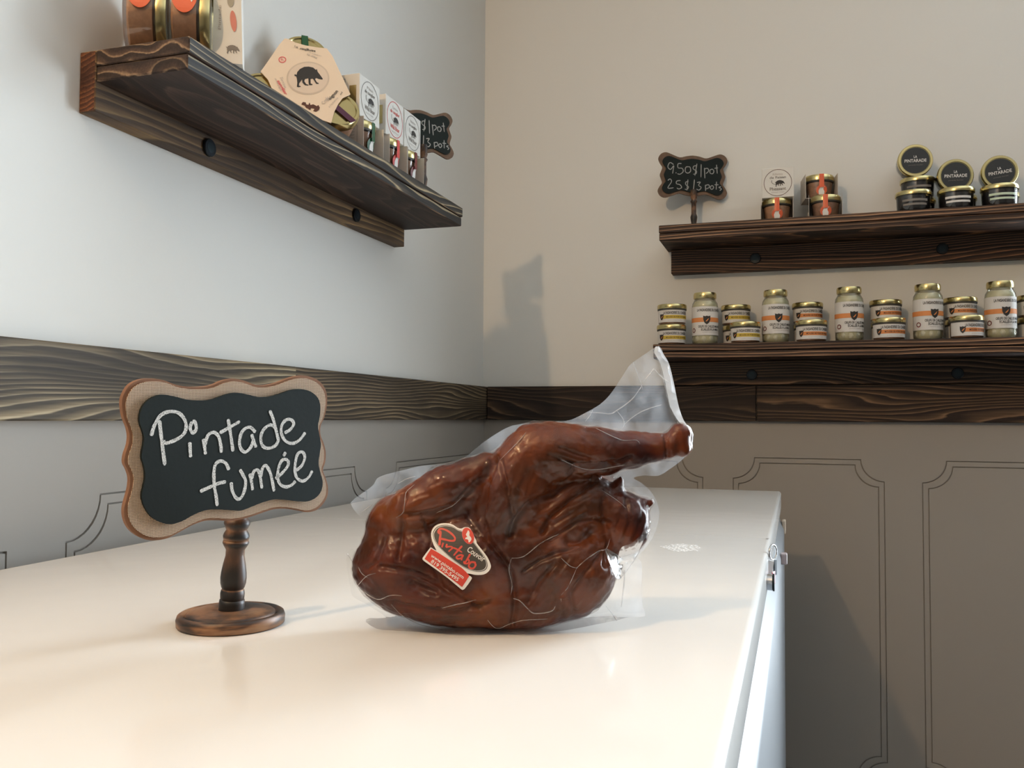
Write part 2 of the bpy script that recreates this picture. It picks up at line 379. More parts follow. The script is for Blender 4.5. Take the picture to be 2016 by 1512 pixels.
# ------------------------------------------------------------------ the room
def struct(o): o['kind'] = 'structure'; return o
def wbox(name, x0, x1, y0, y1, z0, z1, m): return struct(bm_obj(name, box_bm(x0, x1, y0, y1, z0, z1), m))
RX0, RX1, RY0, RY1, RZ = XL, 3.0, -3.4, YB, 2.62
wbox('floor', RX0-.1, RX1+.1, RY0-.1, RY1+.1, -.1, 0, M_FLOOR)
wbox('ceiling', RX0-.1, RX1+.1, RY0-.1, RY1+.1, RZ, RZ+.1, M_CEIL)
wbox('wall_left', RX0-.1, RX0, RY0, RY1, 0, RZ, M_WALL)
wbox('wall_right', RX1, RX1+.1, RY0, RY1, 0, RZ, M_FARW)
wbox('wall_front', RX0-.1, RX1+.1, RY0-.1, RY0, 0, RZ, M_FARW)
pts = [(RX0-.1, 0), (RX1+.1, 0), (RX1+.1, RZ), (RX0-.1, RZ)]
hole = [(WX0, WZ0), (WX0, WZ1), (WX1, WZ1), (WX1, WZ0)]
vs, fs = slab(pts, 0, .1, [hole])
wb = struct(mesh_obj('wall_back', [(x, YB+z, y) for x, y, z in vs], fs, M_WALL)); fix_normals(wb)
# the shop window in the back wall
M_WFR = plain('window_frame_paint', (.7, .7, .68), .4)
win = bpy.data.objects.new('window_1', None); COL.objects.link(win); win.location = ((WX0+WX1)/2, YB+.05, WZ0); struct(win)
hw, hz = (WX1-WX0)/2, WZ1-WZ0
for (a, b_, c, d) in ((-hw, -hw+.05, 0, hz), (hw-.05, hw, 0, hz), (-hw+.05, hw-.05, 0, .05), (-hw+.05, hw-.05, hz-.05, hz), (-.02, .02, .05, hz-.05)):
    bm_obj('window_frame', box_bm(a, b_, -.03, .03, c, d, .004), M_WFR, win)
for s in (-1, 1):
    x0, x1 = (-hw+.05, -.02) if s < 0 else (.02, hw-.05)
    bm_obj('window_pane', box_bm(x0, x1, -.003, .003, .05, hz-.05), clear('window_glass', (1, 1, 1), .02, .02), win)

# wainscot with routed panel outlines (each field, border strip and sheet its own plate, joints recessed)
TB, TT = CAMZ-.0064, CAMZ+.0814          # trim boards: bottom and top
WT = .0042
def panel_outline(x0, x1, z0, z1, ins, R=.0505, n=9):
    cx0, cx1 = x0, x1
    x0, x1, z0, z1 = x0+ins, x1-ins, z0+ins, z1-ins; r = R
    P = []
    def arc(cx, cz, a0, a1):
        for k in range(n+1):
            a = a0+(a1-a0)*k/n; P.append((cx+r*math.cos(a), cz+r*math.sin(a)))
    arc(x0, z0, PI/2, 0) ; arc(x1, z0, PI, PI/2); arc(x1, z1, 3*PI/2, PI); arc(x0, z1, 2*PI, 3*PI/2)
    return P
def wainscot(wall, tf, x0, x1, panels, skip=None):
    holes = [panel_outline(a, b, .16, .906, 0)[::-1] for a, b in panels]
    sheets = [(x0, x1)]
    v, f = slab([(x0, .0), (x1, .0), (x1, TB+.01), (x0, TB+.01)], 0, WT, holes)
    o = mesh_obj('wainscot_sheet', [tf(*p) for p in v], f, M_WAIN, wall); fix_normals(o)
    for a, b in panels:
        g = .0022
        v, f = slab(panel_outline(a, b, .16, .906, g), 0, WT, [panel_outline(a, b, .16, .906, .0125)[::-1]])
        fix_normals(mesh_obj('panel_border', [tf(*p) for p in v], f, M_WAIN, wall))
        v, f = slab(panel_outline(a, b, .16, .906, .0125+g), 0, WT)
        fix_normals(mesh_obj('panel_field', [tf(*p) for p in v], f, M_WAIN, wall))
        v, f = slab(panel_outline(a, b, .16, .906, -.001), 0, .0012)
        fix_normals(mesh_obj('panel_groove', [tf(*p) for p in v], f, M_GROOVE, wall))
wl = bpy.data.objects['wall_left']
wainscot(wl, lambda u, v, w: (XL+w, u, v), RY0, YB-.001, [(-.84, -.10), (-.02, .722), (.80, 1.54), (1.62, 2.16)])
wainscot(wb, lambda u, v, w: (u, YB-w, v), XL+WT, WX0-.01, [(-.562, -.219), (-.148, .195), (.274, .548)])
v, f = slab([(WX0-.01, 0), (RX1, 0), (RX1, WZ0-.02), (WX0-.01, WZ0-.02)], 0, WT)
fix_normals(mesh_obj('wainscot_sheet', [(u, YB-w, z) for u, z, w in v], f, M_WAIN, wb))
for nm, (a, b_, c, d) in (('baseboard_back', (RX0+.02, RX1, YB-.02, YB-.007)),):
    wbox(nm, a, b_, c, d, 0, .075, M_WAIN)
wbox('baseboard_left', RX0+.007, RX0+.02, RY0, YB-.02, 0, .075, M_WAIN)

def board_bm(L, W, T, bev=.0015):
    return box_bm(0, L, 0, W, 0, T, bev, 1)
# local x along the board, y up the board face, z out of the face
M_LEFT = lambda y, z, x: Matrix(((0, 0, 1, x), (1, 0, 0, y), (0, 1, 0, z), (0, 0, 0, 1)))     # runs along +Y on the left wall, face +X
M_BACK = lambda x, z, y: Matrix(((1, 0, 0, x), (0, 0, -1, y), (0, 1, 0, z), (0, 0, 0, 1)))    # runs along +X on the back wall, face -Y
TH = .018
yj = float(at(583, 790, 'X', XL+TH)[1]); xj = float(at(1489, 795, 'Y', YB-TH)[0])
struct(bm_obj('trim_1', board_bm(yj-RY0-.0005, TT-TB, TH), WD_LT, None, M_LEFT(RY0, TB, XL)))
struct(bm_obj('trim_2', board_bm(YB-yj-.0005, TT-TB, TH-.0025), WD_LT2, None, M_LEFT(yj+.0005, TB, XL)))
struct(bm_obj('trim_3', board_bm(xj-XL-TH-.001, TT-TB, TH-.001), WD_BT, None, M_BACK(XL+TH, TB, YB)))
struct(bm_obj('trim_4', board_bm(WX0-.02-xj, TT-TB, TH), WD_BT, None, M_BACK(xj+.0006, TB, YB)))

# ------------------------------------------------------------------ shelves
def bolt(parent, M):
    o = lathe('bolt', [(.0, 0), (.0125, 0), (.0125, .0035), (.0115, .0045), (.0075, .0045)], M_BOLT, parent, M, 24)
    lathe('bolt_recess', [(.0075, .0), (.0075, .0045), (.003, .0046), (.0, .0046)], M_BOLTR, o, Matrix.Translation((0, 0, .0002)), 18)
    return o
def shelf(name, label, Mw, L, z_top, plank_t, depth, cl0, cl1, cl_bot, cl_t, bolts, mats, cover):
    """local x along the wall, y up, z out from the wall; origin at the cleat's bottom left corner on the wall"""
    t = thing(name, label, 'shelf', M=Mw)
    h = plank_t/2
    sgn = 0 if not cover else cl_t
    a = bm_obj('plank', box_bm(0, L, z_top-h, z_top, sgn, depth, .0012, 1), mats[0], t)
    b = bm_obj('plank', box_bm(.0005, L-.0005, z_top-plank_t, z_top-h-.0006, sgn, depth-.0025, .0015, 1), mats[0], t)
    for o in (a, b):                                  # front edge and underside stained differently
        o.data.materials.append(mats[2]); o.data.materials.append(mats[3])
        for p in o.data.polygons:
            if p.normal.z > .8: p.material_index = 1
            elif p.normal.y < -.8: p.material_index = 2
    c_ = bm_obj('cleat', box_bm(cl0, cl1, cl_bot, z_top if cover else z_top-plank_t-.0005, 0, cl_t-.0003, .0012, 1), mats[1], t)
    if len(mats) > 4:                                 # reddish end grain
        c_.data.materials.append(mats[4])
        for p in c_.data.polygons:
            if p.normal.x < -.8: p.material_index = 1
    for bx, bz in bolts: bolt(t, Matrix.Translation((bx, bz, cl_t)))
    return t
ST, SCB, LY0, LY1 = CAMZ+.4272, CAMZ+.3547, .808, 1.657
SHELF_L = shelf('wall_shelf', 'short scorched wood shelf on the left wall carrying tilted pots and cartons', M_LEFT(LY0, 0, XL), LY1-LY0, ST, .0374, .154,
      0, LY1-LY0-.0, SCB, .024, [(float(at(410, 291, 'X', XL+.024)[1])-LY0, float(at(410, 291, 'X', XL+.024)[2])), (float(at(700, 424, 'X', XL+.024)[1])-LY0, float(at(700, 424, 'X', XL+.024)[2]))], (WD_LS, WD_LC, WD_LE, WD_LU, wood('left_cleat_end_wood', (.24, .10, .04), (.17, .062, .026), (.07, .026, .014), 2.9, .006, .35, (.03, -.03), .01)), True)
UX0, UX1 = -.3054, .555
def bb(x, y):
    p = at(x, y, 'Y', YB-.03); return float(p[0])-UX0, float(p[2])
UST = CAMZ+.4547
shelf('wall_shelf', 'upper dark wooden shelf on the back wall, under the price sign and black-lid jars', M_BACK(UX0, 0, YB), UX1-UX0, UST, .036, .154,
      .012, UX1-UX0, CAMZ+.3587, .03, [bb(1487, 509), bb(1855, 490)], (WD_US, WD_US, WD_UE, WD_US), False)
LST = CAMZ+.1735
shelf('wall_shelf', 'lower dark wooden shelf on the back wall, lined with white-label jars', M_BACK(UX0-.014, 0, YB), UX1-UX0+.014, LST, .034, .154,
      .01, UX1-UX0+.014, TT+.0006, .03, [(bb(1480, 738)[0]+.014, bb(1480, 738)[1]), (bb(1885, 735)[0]+.014, bb(1885, 735)[1])], (WD_US, WD_BT, WD_UE, WD_US), False)
#@@FREEZER
# ------------------------------------------------------------------ chest freezer
def enamel():
    m, nt, b, L = new_mat('white_enamel'); N = nt.nodes.new
    b.inputs['Base Color'].default_value = (.80, .785, .755, 1); b.inputs['Roughness'].default_value = .13; b.inputs['Specular IOR Level'].default_value = .5
    tc = N('ShaderNodeTexCoord'); n = N('ShaderNodeTexNoise'); n.inputs['Scale'].default_value = 22; n.inputs['Detail'].default_value = 1; L(tc.outputs['Object'], n.inputs['Vector'])
    bp = N('ShaderNodeBump'); bp.inputs['Strength'].default_value = .06; bp.inputs['Distance'].default_value = .003; L(n.outputs['Fac'], bp.inputs['Height']); L(bp.outputs[0], b.inputs['Normal'])
    return m
M_EN = enamel(); M_ENB = plain('body_enamel_shaded', (.25, .265, .28), .35); M_GASK = plain('gasket_grey', (.45, .47, .5), .6)  # cabinet enamel darkened in colour to stand in for weaker light on its side
M_STEEL = plain('steel', (.65, .65, .66), .22, 1.0); M_TAGW = plain('tag_white', (.8, .8, .8), .5); M_TAGR = plain('tag_red', (.45, .015, .03), .4)
M_FROST = None
FT = .85; FL, FR, FN, FB = -.7383, -.0308, .20, 1.905
fz = thing('chest_freezer', 'white glossy chest freezer along the left wall, holding the chalk sign and smoked bird', 'freezer', ((FL+FR)/2, (FN+FB)/2, 0))
Mf = fz.matrix_basis.inverted() if False else Matrix.Translation((-(FL+FR)/2, -(FN+FB)/2, 0))
ys = 1.150
def lid_bm(y0, y1):
    bm = box_bm(FL, FR, FN, FB, FT-.041, FT, .0055, 4)
    for y, nrm in ((y0, -1), (y1, 1)):
        if FN < y < FB:
            r_ = bmesh.ops.bisect_plane(bm, geom=bm.verts[:]+bm.edges[:]+bm.faces[:], plane_co=(0, y, 0), plane_no=(0, nrm, 0), clear_outer=True)
            bmesh.ops.edgeloop_fill(bm, edges=[e for e in r_['geom_cut'] if isinstance(e, bmesh.types.BMEdge)])
    return bm
sharp(bm_obj('lid', lid_bm(FN, ys-.0003), M_EN, fz, Mf)); sharp(bm_obj('lid', lid_bm(ys+.0003, FB), M_EN, fz, Mf))
bm_obj('gasket', box_bm(FL+.012, FR-.010, FN+.012, FB-.01, FT-.056, FT-.041), M_GASK, fz, Mf)
# body with a sloping bright rim under the lid
X0, X1 = FL-.004, FR+.006
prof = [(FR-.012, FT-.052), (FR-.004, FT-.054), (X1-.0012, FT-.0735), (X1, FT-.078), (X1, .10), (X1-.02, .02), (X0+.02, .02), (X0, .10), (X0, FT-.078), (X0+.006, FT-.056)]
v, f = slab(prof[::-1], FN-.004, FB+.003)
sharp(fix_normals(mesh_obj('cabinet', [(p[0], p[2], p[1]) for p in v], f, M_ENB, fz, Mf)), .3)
bm_obj('corner_cap', box_bm(X1-.004, X1+.003, FB-.03, FB+.006, FT-.085, FT-.058, .002), M_CARDC, fz, Mf)
# little two-piece catch on the cabinet side
c = at(1543, 1099, 'X', X1+.004)
for k in (0, 1): bm_obj('catch', box_bm(X1-.001, X1+.0095, c[1]-.012+k*.0095, c[1]-.004+k*.0095, c[2]-.009, c[2]+.009, .002), plain('catch_pink', (.62, .52, .53), .35), fz, Mf)
# lock barrel on the lid's side
lk = lathe('lock', [(.0, 0), (.0085, 0), (.0085, .0065), (.0072, .0078), (0, .0078)], M_STEEL, fz, Mf @ Matrix.Translation((FR-.0008, .975, FT-.0235)) @ Matrix.Rotation(PI/2, 4, 'Y'), 24)
lathe('lock_collar', [(.0068, .0070), (.0092, .0070), (.0092, .0088), (.0068, .0088)], M_BOLT, lk, None, 24)
# frost scuff on the lid
p0 = at(1356, 1078, 'Z', FT); rs = random.Random(5)
bs = Bag(lambda u, v, o: (u, v, FT+.0006+o))
def blob(cx, cy, rx, ry, n=26, j=.35): return [(cx+rx*math.cos(2*PI*k/n)*(1-j*rs.random()), cy+ry*math.sin(2*PI*k/n)*(1-j*rs.random())) for k in range(n)]
bs.poly(catmull(blob(p0[0]-.004, p0[1]-.006, .029, .036, 16, j=.45), 4), 0)
M_FROST = chalk_mat('frost', (.88, .88, .87), 320, .40, .62); sc = bs.build('frost_scuff', M_FROST, fz, Mf)
bs = Bag(lambda u, v, o: (u, v, FT+.0005+o)); p1 = at(1511, 1061, 'Z', FT); bs.poly(blob(p1[0], p1[1], .0022, .005, 10), 0); bs.build('chip', M_INKG, fz, Mf)
# keys hanging by the lid
kt = thing('key_bunch', 'keys with a white tag and a small red tag hung on the freezer lid edge', 'keys', (-.0262, 1.044, CAMZ-.152))
def torus(R, r, n=24, m=8):
    vs, fs = [], []
    for i in range(n):
        for j in range(m):
            a, b_ = 2*PI*i/n, 2*PI*j/m; vs.append((r*math.sin(b_), (R+r*math.cos(b_))*math.cos(a), (R+r*math.cos(b_))*math.sin(a)))
    for i in range(n):
        for j in range(m): fs.append((i*m+j, ((i+1) % n)*m+j, ((i+1) % n)*m+(j+1) % m, i*m+(j+1) % m))
    return vs, fs
v, f = torus(.0085, .0012); mesh_obj('key_ring', v, f, M_STEEL, kt, Matrix.Rotation(-.45, 4, 'Z'), True)
bm_obj('key', box_bm(-.0008, .0008, -.003, .003, -.026, -.008, .0006, 1), M_BOLT, kt, Matrix.Translation((.0022, .004, 0)) @ Matrix.Rotation(-.5, 4, 'Z'))
bm_obj('white_tag', box_bm(-.0005, .0005, -.0045, .0045, -.023, -.008, .0004, 1), M_TAGW, kt, Matrix.Translation((-.0005, -.006, 0)) @ Matrix.Rotation(-.7, 4, 'Z') @ Matrix.Rotation(-.2, 4, 'X'))
bm_obj('red_tag', box_bm(-.0005, .0005, -.004, .004, -.0325, -.018, .0004, 1), M_TAGR, kt, Matrix.Translation((.0012, -.020, 0)) @ Matrix.Rotation(-.35, 4, 'Z'))
#@@SIGNS
# ------------------------------------------------------------------ chalk signs
C = np.array([-.36608, .51339, CAMZ-.02416]); U = np.array([.41963, .90614, .0513]); V = np.array([.04336, -.07646, .99613]); Nn = np.array([.90672, -.41588, -.07138])
puv = plane_uv(C, U, V, Nn); Z7 = lambda x, y: (220+x/4.383, 720+y/4.383)
outer = [(90,330),(105,250),(160,165),(250,120),(360,112),(450,125),(560,165),(680,182),(800,180),(880,165),(960,130),(1060,113),(1150,130),(1240,163),(1330,168),(1430,148),(1530,110),(1620,88),(1700,90),(1790,130),(1845,200),(1862,280),(1855,370),(1835,450),(1805,520),(1805,600),(1832,670),(1850,750),(1845,830),(1825,900),(1845,960),(1868,1040),(1865,1120),(1830,1190),(1770,1245),(1690,1265),(1600,1250),(1500,1235),(1400,1240),(1300,1270),(1200,1305),(1100,1330),(1000,1340),(900,1335),(800,1340),(690,1380),(580,1440),(480,1490),(380,1508),(290,1500),(210,1460),(150,1400),(115,1320),(110,1230),(135,1130),(155,1050),(160,970),(140,900),(112,840),(118,770),(145,690),(155,610),(140,530),(105,440)]
inner = [(240,480),(250,390),(290,320),(360,270),(440,250),(540,265),(640,290),(740,300),(850,295),(940,265),(1020,240),(1100,235),(1180,250),(1270,270),(1370,265),(1460,240),(1550,210),(1640,203),(1720,225),(1780,280),(1800,350),(1795,440),(1780,520),(1795,610),(1805,680),(1795,760),(1785,840),(1800,920),(1820,1000),(1808,1080),(1760,1140),(1690,1170),(1600,1170),(1500,1158),(1400,1155),(1300,1180),(1200,1220),(1110,1250),(1000,1245),(900,1240),(800,1250),(700,1290),(610,1340),(510,1368),(420,1350),(340,1300),(285,1220),(260,1130),(275,1040),(290,960),(280,870),(258,790),(270,700),(280,630),(265,560)]
base = at(455, 1229, 'Z', FT)
sg = thing('chalkboard_sign', 'large burlap-edged chalk sign on turned stand, white chalk words on the freezer', 'sign', tuple(base))
Pi = Matrix.Translation(-Vector(base)); MS = Pi @ frame(C, U, V, Nn)
o2 = catmull([puv(*Z7(*q)) for q in outer][::-1], 4); i2 = catmull([puv(*Z7(*q), .003) for q in inner][::-1], 4)
v, f = slab(o2, -.0045, -.0004); mesh_obj('plaque', v, f, M_BURLE, sg, MS); fix_normals(bpy.data.objects['plaque'])
bl = [(x*.978, y*.978) for x, y in o2]
cx, cy = np.mean(np.array(o2), 0); bl = [(cx+(x-cx)*.972, cy+(y-cy)*.965) for x, y in o2]
v, f = slab(bl, -.0004, .0006); bf = fix_normals(mesh_obj('burlap', v, f, M_BURLAP, sg, MS))
v, f = slab(i2, .0006, .003); fix_normals(mesh_obj('chalkboard', v, f, M_CHALKB, sg, MS))
CH = [[(410,470),(425,600),(440,720),(458,860)],[(340,605),(365,520),(420,430),(500,395),(580,410),(630,470),(640,540),(610,600),(540,645),(465,668),(445,645)],
[(672,660),(676,730),(680,790)],[(694,482),(676,535),(698,580),(728,545),(718,488),(696,480)],
[(790,630),(800,700),(808,765)],[(800,690),(830,600),(880,575),(920,610),(938,680),(945,750)],
[(1003,460),(1020,560),(1035,660),(1045,740)],[(930,580),(1010,535),(1105,480)],
[(1240,575),(1190,530),(1130,560),(1102,640),(1110,710),(1150,745),(1200,700),(1225,625)],[(1205,590),(1225,650),(1245,705)],
[(1420,545),(1370,510),(1310,550),(1285,620),(1300,690),(1350,712),(1410,690),(1440,640)],[(1362,385),(1395,470),(1415,550),(1440,655)],
[(1490,580),(1540,550),(1570,500),(1545,465),(1500,470),(1465,520),(1465,590),(1500,650),(1560,670),(1620,640),(1670,575)],
[(1010,900),(985,845),(940,822),(895,850),(880,930),(885,1040),(900,1130),(910,1210)],[(760,1085),(850,1045),(920,1015),(985,1000)],
[(1030,1005),(1040,1080),(1070,1138),(1105,1148),(1140,1090),(1155,1000),(1130,940),(1105,895)],
[(1190,930),(1205,1000),(1215,1075)],[(1205,980),(1225,912),(1260,902),(1280,960),(1295,1060)],[(1285,960),(1300,885),(1330,862),(1365,920),(1385,1000),(1400,1085)],
[(1410,975),(1470,925),(1520,860),(1515,815),(1475,812),(1445,860),(1430,950),(1450,1020),(1500,1045),(1550,1030),(1585,995)],[(1500,745),(1480,780)],
[(1590,905),(1640,860),(1665,790),(1645,745),(1605,760),(1585,830),(1580,910),(1600,970),(1650,995),(1700,960),(1730,905)]]
chk = Bag(flat)
for k, s in enumerate(CH): chk.stroke([puv(*Z7(*q), .0031) for q in s], .0024, .0032+.00004*(k % 3))
chk.build('lettering', M_CHALK, sg, MS)
# turned stand
sc_ = float(np.dot(base-CP, CF))/FPX
PR = [(1132,120),(1050,120),(1022,116),(1015,107),(1000,112),(960,114),(930,108),(915,99),(900,108),(860,119),(810,122),(760,118),(680,105),(600,88),(540,88),(500,112),(475,123),(455,118),(446,108),(440,118),(410,123),(385,115),(350,95),(335,104),(290,123),(262,116),(245,100),(230,84),(150,89),(140,86)]
k = sc_/4.878
prof = [(hw*k, (1132-y)*k*1.012) for y, hw in PR]; prof = [(0, prof[0][1])]+prof+[(0, prof[-1][1])]
top = CP+ray(469.5, 1010)*float(np.dot(base-CP, CF)*.995)
ax = Vector(top)-Vector(base); Mp = Matrix.Translation((0, 0, .0095)) @ ax.to_track_quat('Z', 'Y').to_matrix().to_4x4()
H = prof[-1][1]
M_POST = scorch_mat('post_scorch', .42, .74, (90, 90, 26), (H, [(0, (.0,)*3), (.10, (0,)*3), (.205, (.12,)*3), (.215, (.85,)*3), (.225, (.15,)*3), (.38, (.22,)*3), (.5, (.5,)*3), (.62, (.55,)*3), (.66, (.12,)*3), (.69, (.9,)*3), (.73, (.05,)*3), (.79, (.62,)*3), (.84, (.1,)*3), (.9, (.5,)*3), (1, (.35,)*3)]))
lathe('post', prof, M_POST, sg, Mp, 36, True, 1.2)
bprof = [(0, 0), (.0355, 0), (.0374, .0012), (.0377, .0055), (.0368, .0082), (.0352, .0092), (.0335, .0088), (.0325, .0070), (.0316, .0066), (.0306, .0086), (.0290, .0098), (.022, .0112), (.015, .0118), (.0125, .0108), (0, .0108)]
lathe('base', bprof, scorch_mat('base_scorch', .36, .54, (26, 26, 170)), sg, None, 64, True, 1.2)

def scallop(hw, hh, s=1.0, ds=0.0):
    q = [(0, .88), (.2, .84), (.38, .78), (.58, .88), (.78, .98), (.93, .90), (1.0, .70), (.95, .50), (.88, .34), (.91, .17), (.945, 0)]
    full = q+[(x, -y) for x, y in q[-2::-1]]; full = full+[(-x, y) for x, y in full[-2:0:-1]]
    return catmull([((hw-ds)*x, (hh-ds)*y) for x, y in full[::-1]], 3)
P9 = [[(270,260),(235,240),(215,280),(240,305),(270,270),(267,300),(260,345)],[(291,333),(294,342)],[(345,250),(312,252),(312,290),(350,295),(360,325),(330,350),(305,345)],[(410,280),(385,285),(380,325),(405,340),(430,320),(425,285),(408,280)],
[(485,270),(460,275),(455,300),(485,320),(480,345),(455,350)],[(490,250),(480,310),(470,365)],[(530,255),(529,320),(528,380)],[(560,290),(563,340),(565,390)],[(560,302),(590,295),(600,320),(575,345)],[(640,302),(615,310),(615,340),(640,345),(650,320),(636,302)],[(675,260),(678,300),(682,345)],[(655,295),(690,290)],
[(215,410),(235,395),(250,420),(215,480),(270,478)],[(335,410),(300,415),(297,440),(330,450),(345,475),(320,490),(300,480)],[(410,420),(385,425),(385,450),(410,470),(395,495),(375,490)],[(405,400),(400,450),(395,505)],[(466,400),(462,450),(456,500)],[(490,430),(522,425),(505,455),(530,475),(510,500),(485,490)],[(570,450),(571,480),(572,510)],[(570,457),(600,450),(606,475),(575,490)],[(632,455),(615,475),(630,495),(648,475),(634,455)],[(675,420),(673,460),(672,497)],[(655,450),(695,450)],[(718,468),(697,475),(722,490),(705,505)]]
def price_sign(label, C, U, V, N, hw, hh, post_h, base_z):
    t = thing('price_sign', label, 'sign', (float(C[0]), float(C[1])-.0, base_z), group='small price boards')
    Mx = t.matrix_basis.copy(); Mx = Matrix.Translation(-t.location) @ frame(C, U, V, N)
    v, f = slab(scallop(hw, hh), -.004, 0); fix_normals(mesh_obj('plaque', v, f, M_SIGNB, t, Mx))
    v, f = slab(scallop(hw, hh, 1, hw*.115), 0, .0022); fix_normals(mesh_obj('chalkboard', v, f, M_CHALKB, t, Mx))
    return t, Mx
zz = lambda x, y: (1270+x/4.8, 270+y/4.8)
C2, U2, V2, N2 = np.array([-.2382, 2.168, CAMZ+.5973]), np.array([.93421, .3561, -.02081]), np.array([.01915, .00818, .99978]), np.array([.35638, -.93435, .00082])
p2 = plane_uv(C2, U2, V2, N2)
HW, HH = .0862, .0575
def fit_sign(label, C, U, V, N, k, zb):
    t = thing('price_sign', label, 'sign', (float(C[0]), float(C[1]), zb), group='small price boards')
    Mx = Matrix.Translation(-t.location) @ frame(C, U, V, N)
    v, f = slab(scallop(HW*k, HH*k), -.004, 0); fix_normals(mesh_obj('plaque', v, f, M_SIGNB, t, Mx))
    v, f = slab(scallop(HW*k, HH*k, 1, HW*k*.115), 0, .0022); fix_normals(mesh_obj('chalkboard', v, f, M_CHALKB, t, Mx))
    b = Bag(flat)
    for s in P9: b.stroke([tuple(k*c for c in p2(*zz(*q), .0023)) for q in s], .0022*k, .0024, 4)
    b.build('lettering', M_CHALK2, t, Mx)
    h = float(C[2])-HH*k*.82-zb
    pr = [(0, 0), (.026, 0), (.026, .006), (.02, .008), (.0075, .009), (.0075, .016), (.006, .02), (.0075, .03), (.0085, .038), (.006, .046), (.0058, h*.75), (.0085, h*.80), (.006, h*.84), (.008, h*.9), (.0075, h+.01), (0, h+.01)]
    lathe('post', [(r, z) for r, z in pr], scorch_mat('small_post', .42, .62, (60, 60, 40)), t, Matrix.Translation((.009*N[0], .009*N[1], 0)), 20, True, 1.2)
    return t
fit_sign('small brown-edged price board reading 9.50$/pot on the upper back shelf', C2, U2, V2, N2, 1.0, UST)
C3, U3, V3, N3 = np.array([-.6985, 1.565, CAMZ+.5626]), np.array([.61002, .79175, .02858]), np.array([-.04892, .00164, .9988]), np.array([.79095, -.61074, .03973])
fit_sign('small price board half hidden behind the cartons on the left wall shelf', C3, U3, V3, N3, .84, ST)
#@@POTS
# ------------------------------------------------------------------ left shelf: pots lying on their sides, boar pack, cartons
def bird(cx, cy, s):
    """small standing guinea-fowl emblem"""
    q = [(-.30, -.5), (-.34, -.1), (-.22, .22), (-.02, .42), (.1, .5), (.22, .42), (.34, .36), (.18, .28), (.16, .05), (.28, -.2), (.24, -.5)]
    return [(cx+x*s, cy+y*s) for x, y in q]
def boar(cx, cy, s):
    q = [(-.50,.05),(-.55,.16),(-.58,.12),(-.53,.02),(-.47,-.02),(-.49,-.12),(-.46,-.28),(-.50,-.45),(-.44,-.52),(-.36,-.50),(-.40,-.44),(-.36,-.28),(-.22,-.16),(-.20,-.32),(-.10,-.42),(-.04,-.40),(-.12,-.30),(-.08,-.14),(.06,-.14),(.04,-.34),(.10,-.44),(.18,-.42),(.13,-.34),(.16,-.16),(.24,-.16),(.30,-.30),(.38,-.38),(.45,-.35),(.36,-.24),(.34,-.08),(.46,-.10),(.60,-.20),(.64,-.14),(.56,.02),(.46,.16),(.42,.24),(.38,.20),(.22,.30),(.0,.34),(-.22,.30),(-.40,.20)]
    return [(cx+x*s, cy+y*s) for x, y in q][::-1]
def pot(parent, M, R=.034, h=.048, seal=M_ORED, emblem=True, content=M_PATE, lidh=.011, rb=None):
    """tapered glass pot, gold lid, paper seal over the lid and round emblem; front faces -Y"""
    rb = rb or R*.80
    g = lathe('glass', [(0, 0), (rb*.9, 0), (rb, .003), (R*.93, h-.004), (R*.93, h)], M_GLASS, parent, M, 36)
    lathe('contents', [(0, .003), (rb*.88, .003), (rb*.95, .006), (R*.885, h-.006), (0, h-.006)], content, g, None, 32)
    l = lathe('lid', [(R*.93, h-.001), (R, h-.001), (R*1.005, h+lidh*.3), (R, h+lidh*.8), (R*.965, h+lidh), (R*.86, h+lidh*.99), (R*.82, h+lidh*.75), (0, h+lidh*.75)], M_GOLD, parent, M, 40)
    lathe('under_lid_ring', [(R*.94, h-.004), (R*.97, h-.004), (R*.985, h-.001), (R*.93, h-.001)], M_RINGJ, l, None, 36)
    if seal:
        b = Bag(wrap(R)); w = R*.16
        b.add(*quadstrip(-w, w, h*.55, h+lidh, 3, 4), .0006); sl = b.build('seal', seal, parent, M)
        b = Bag(lambda u, v, o: wrap(rb+(R-rb)*(v/h)*.9)(u, v, o)); b.dpoly(circle(R*.02, h*.43, R*.36, n=28), .0012)
        b.build('emblem', seal, parent, M)
        b = Bag(lambda u, v, o: wrap(rb+(R-rb)*(v/h)*.9)(u, v, o)); b.dpoly(bird(R*.02, h*.42, R*.62), .0017); b.build('emblem_bird', M_WHITE, parent, M)
def quadstrip(u0, u1, v0, v1, nu, nv):
    p = [(u0+(u1-u0)*i/nu, v0+(v1-v0)*j/nv) for j in range(nv+1) for i in range(nu+1)]
    f = [(j*(nu+1)+i, j*(nu+1)+i+1, (j+1)*(nu+1)+i+1, (j+1)*(nu+1)+i) for j in range(nv) for i in range(nu)]
    return p, f
def big_pot(M, label):
    t = thing('preserve_jar', label, 'jar', M=M, group='pots lying on their sides')
    R, h = .05, .0368
    g = lathe('glass', [(0, 0), (R*.88, 0), (R*.95, .003), (R*.985, h-.003), (R*.95, h)], M_GLASS, t, None, 56)
    lathe('contents', [(0, .004), (R*.84, .004), (R*.92, .007), (R*.955, h-.004), (0, h-.004)], M_PATE, g, None, 48)
    lathe('lid', [(R*.95, h), (R*1.0, h), (R*1.01, h+.003), (R*1.0, h+.009), (R*.97, h+.011), (R*.88, h+.011), (R*.85, h+.009), (0, h+.009)], M_GOLD, t, None, 56)
    b = Bag(wrap(R*.99)); b.dpoly(circle(0, h*.52, .022, .0145, n=36), .0008, .004); b.build('emblem', M_ORED, t)
    b = Bag(wrap(R*.99)); b.dpoly(bird(0, h*.5, .026), .0014); b.build('emblem_bird', M_WHITE, t)
    return t
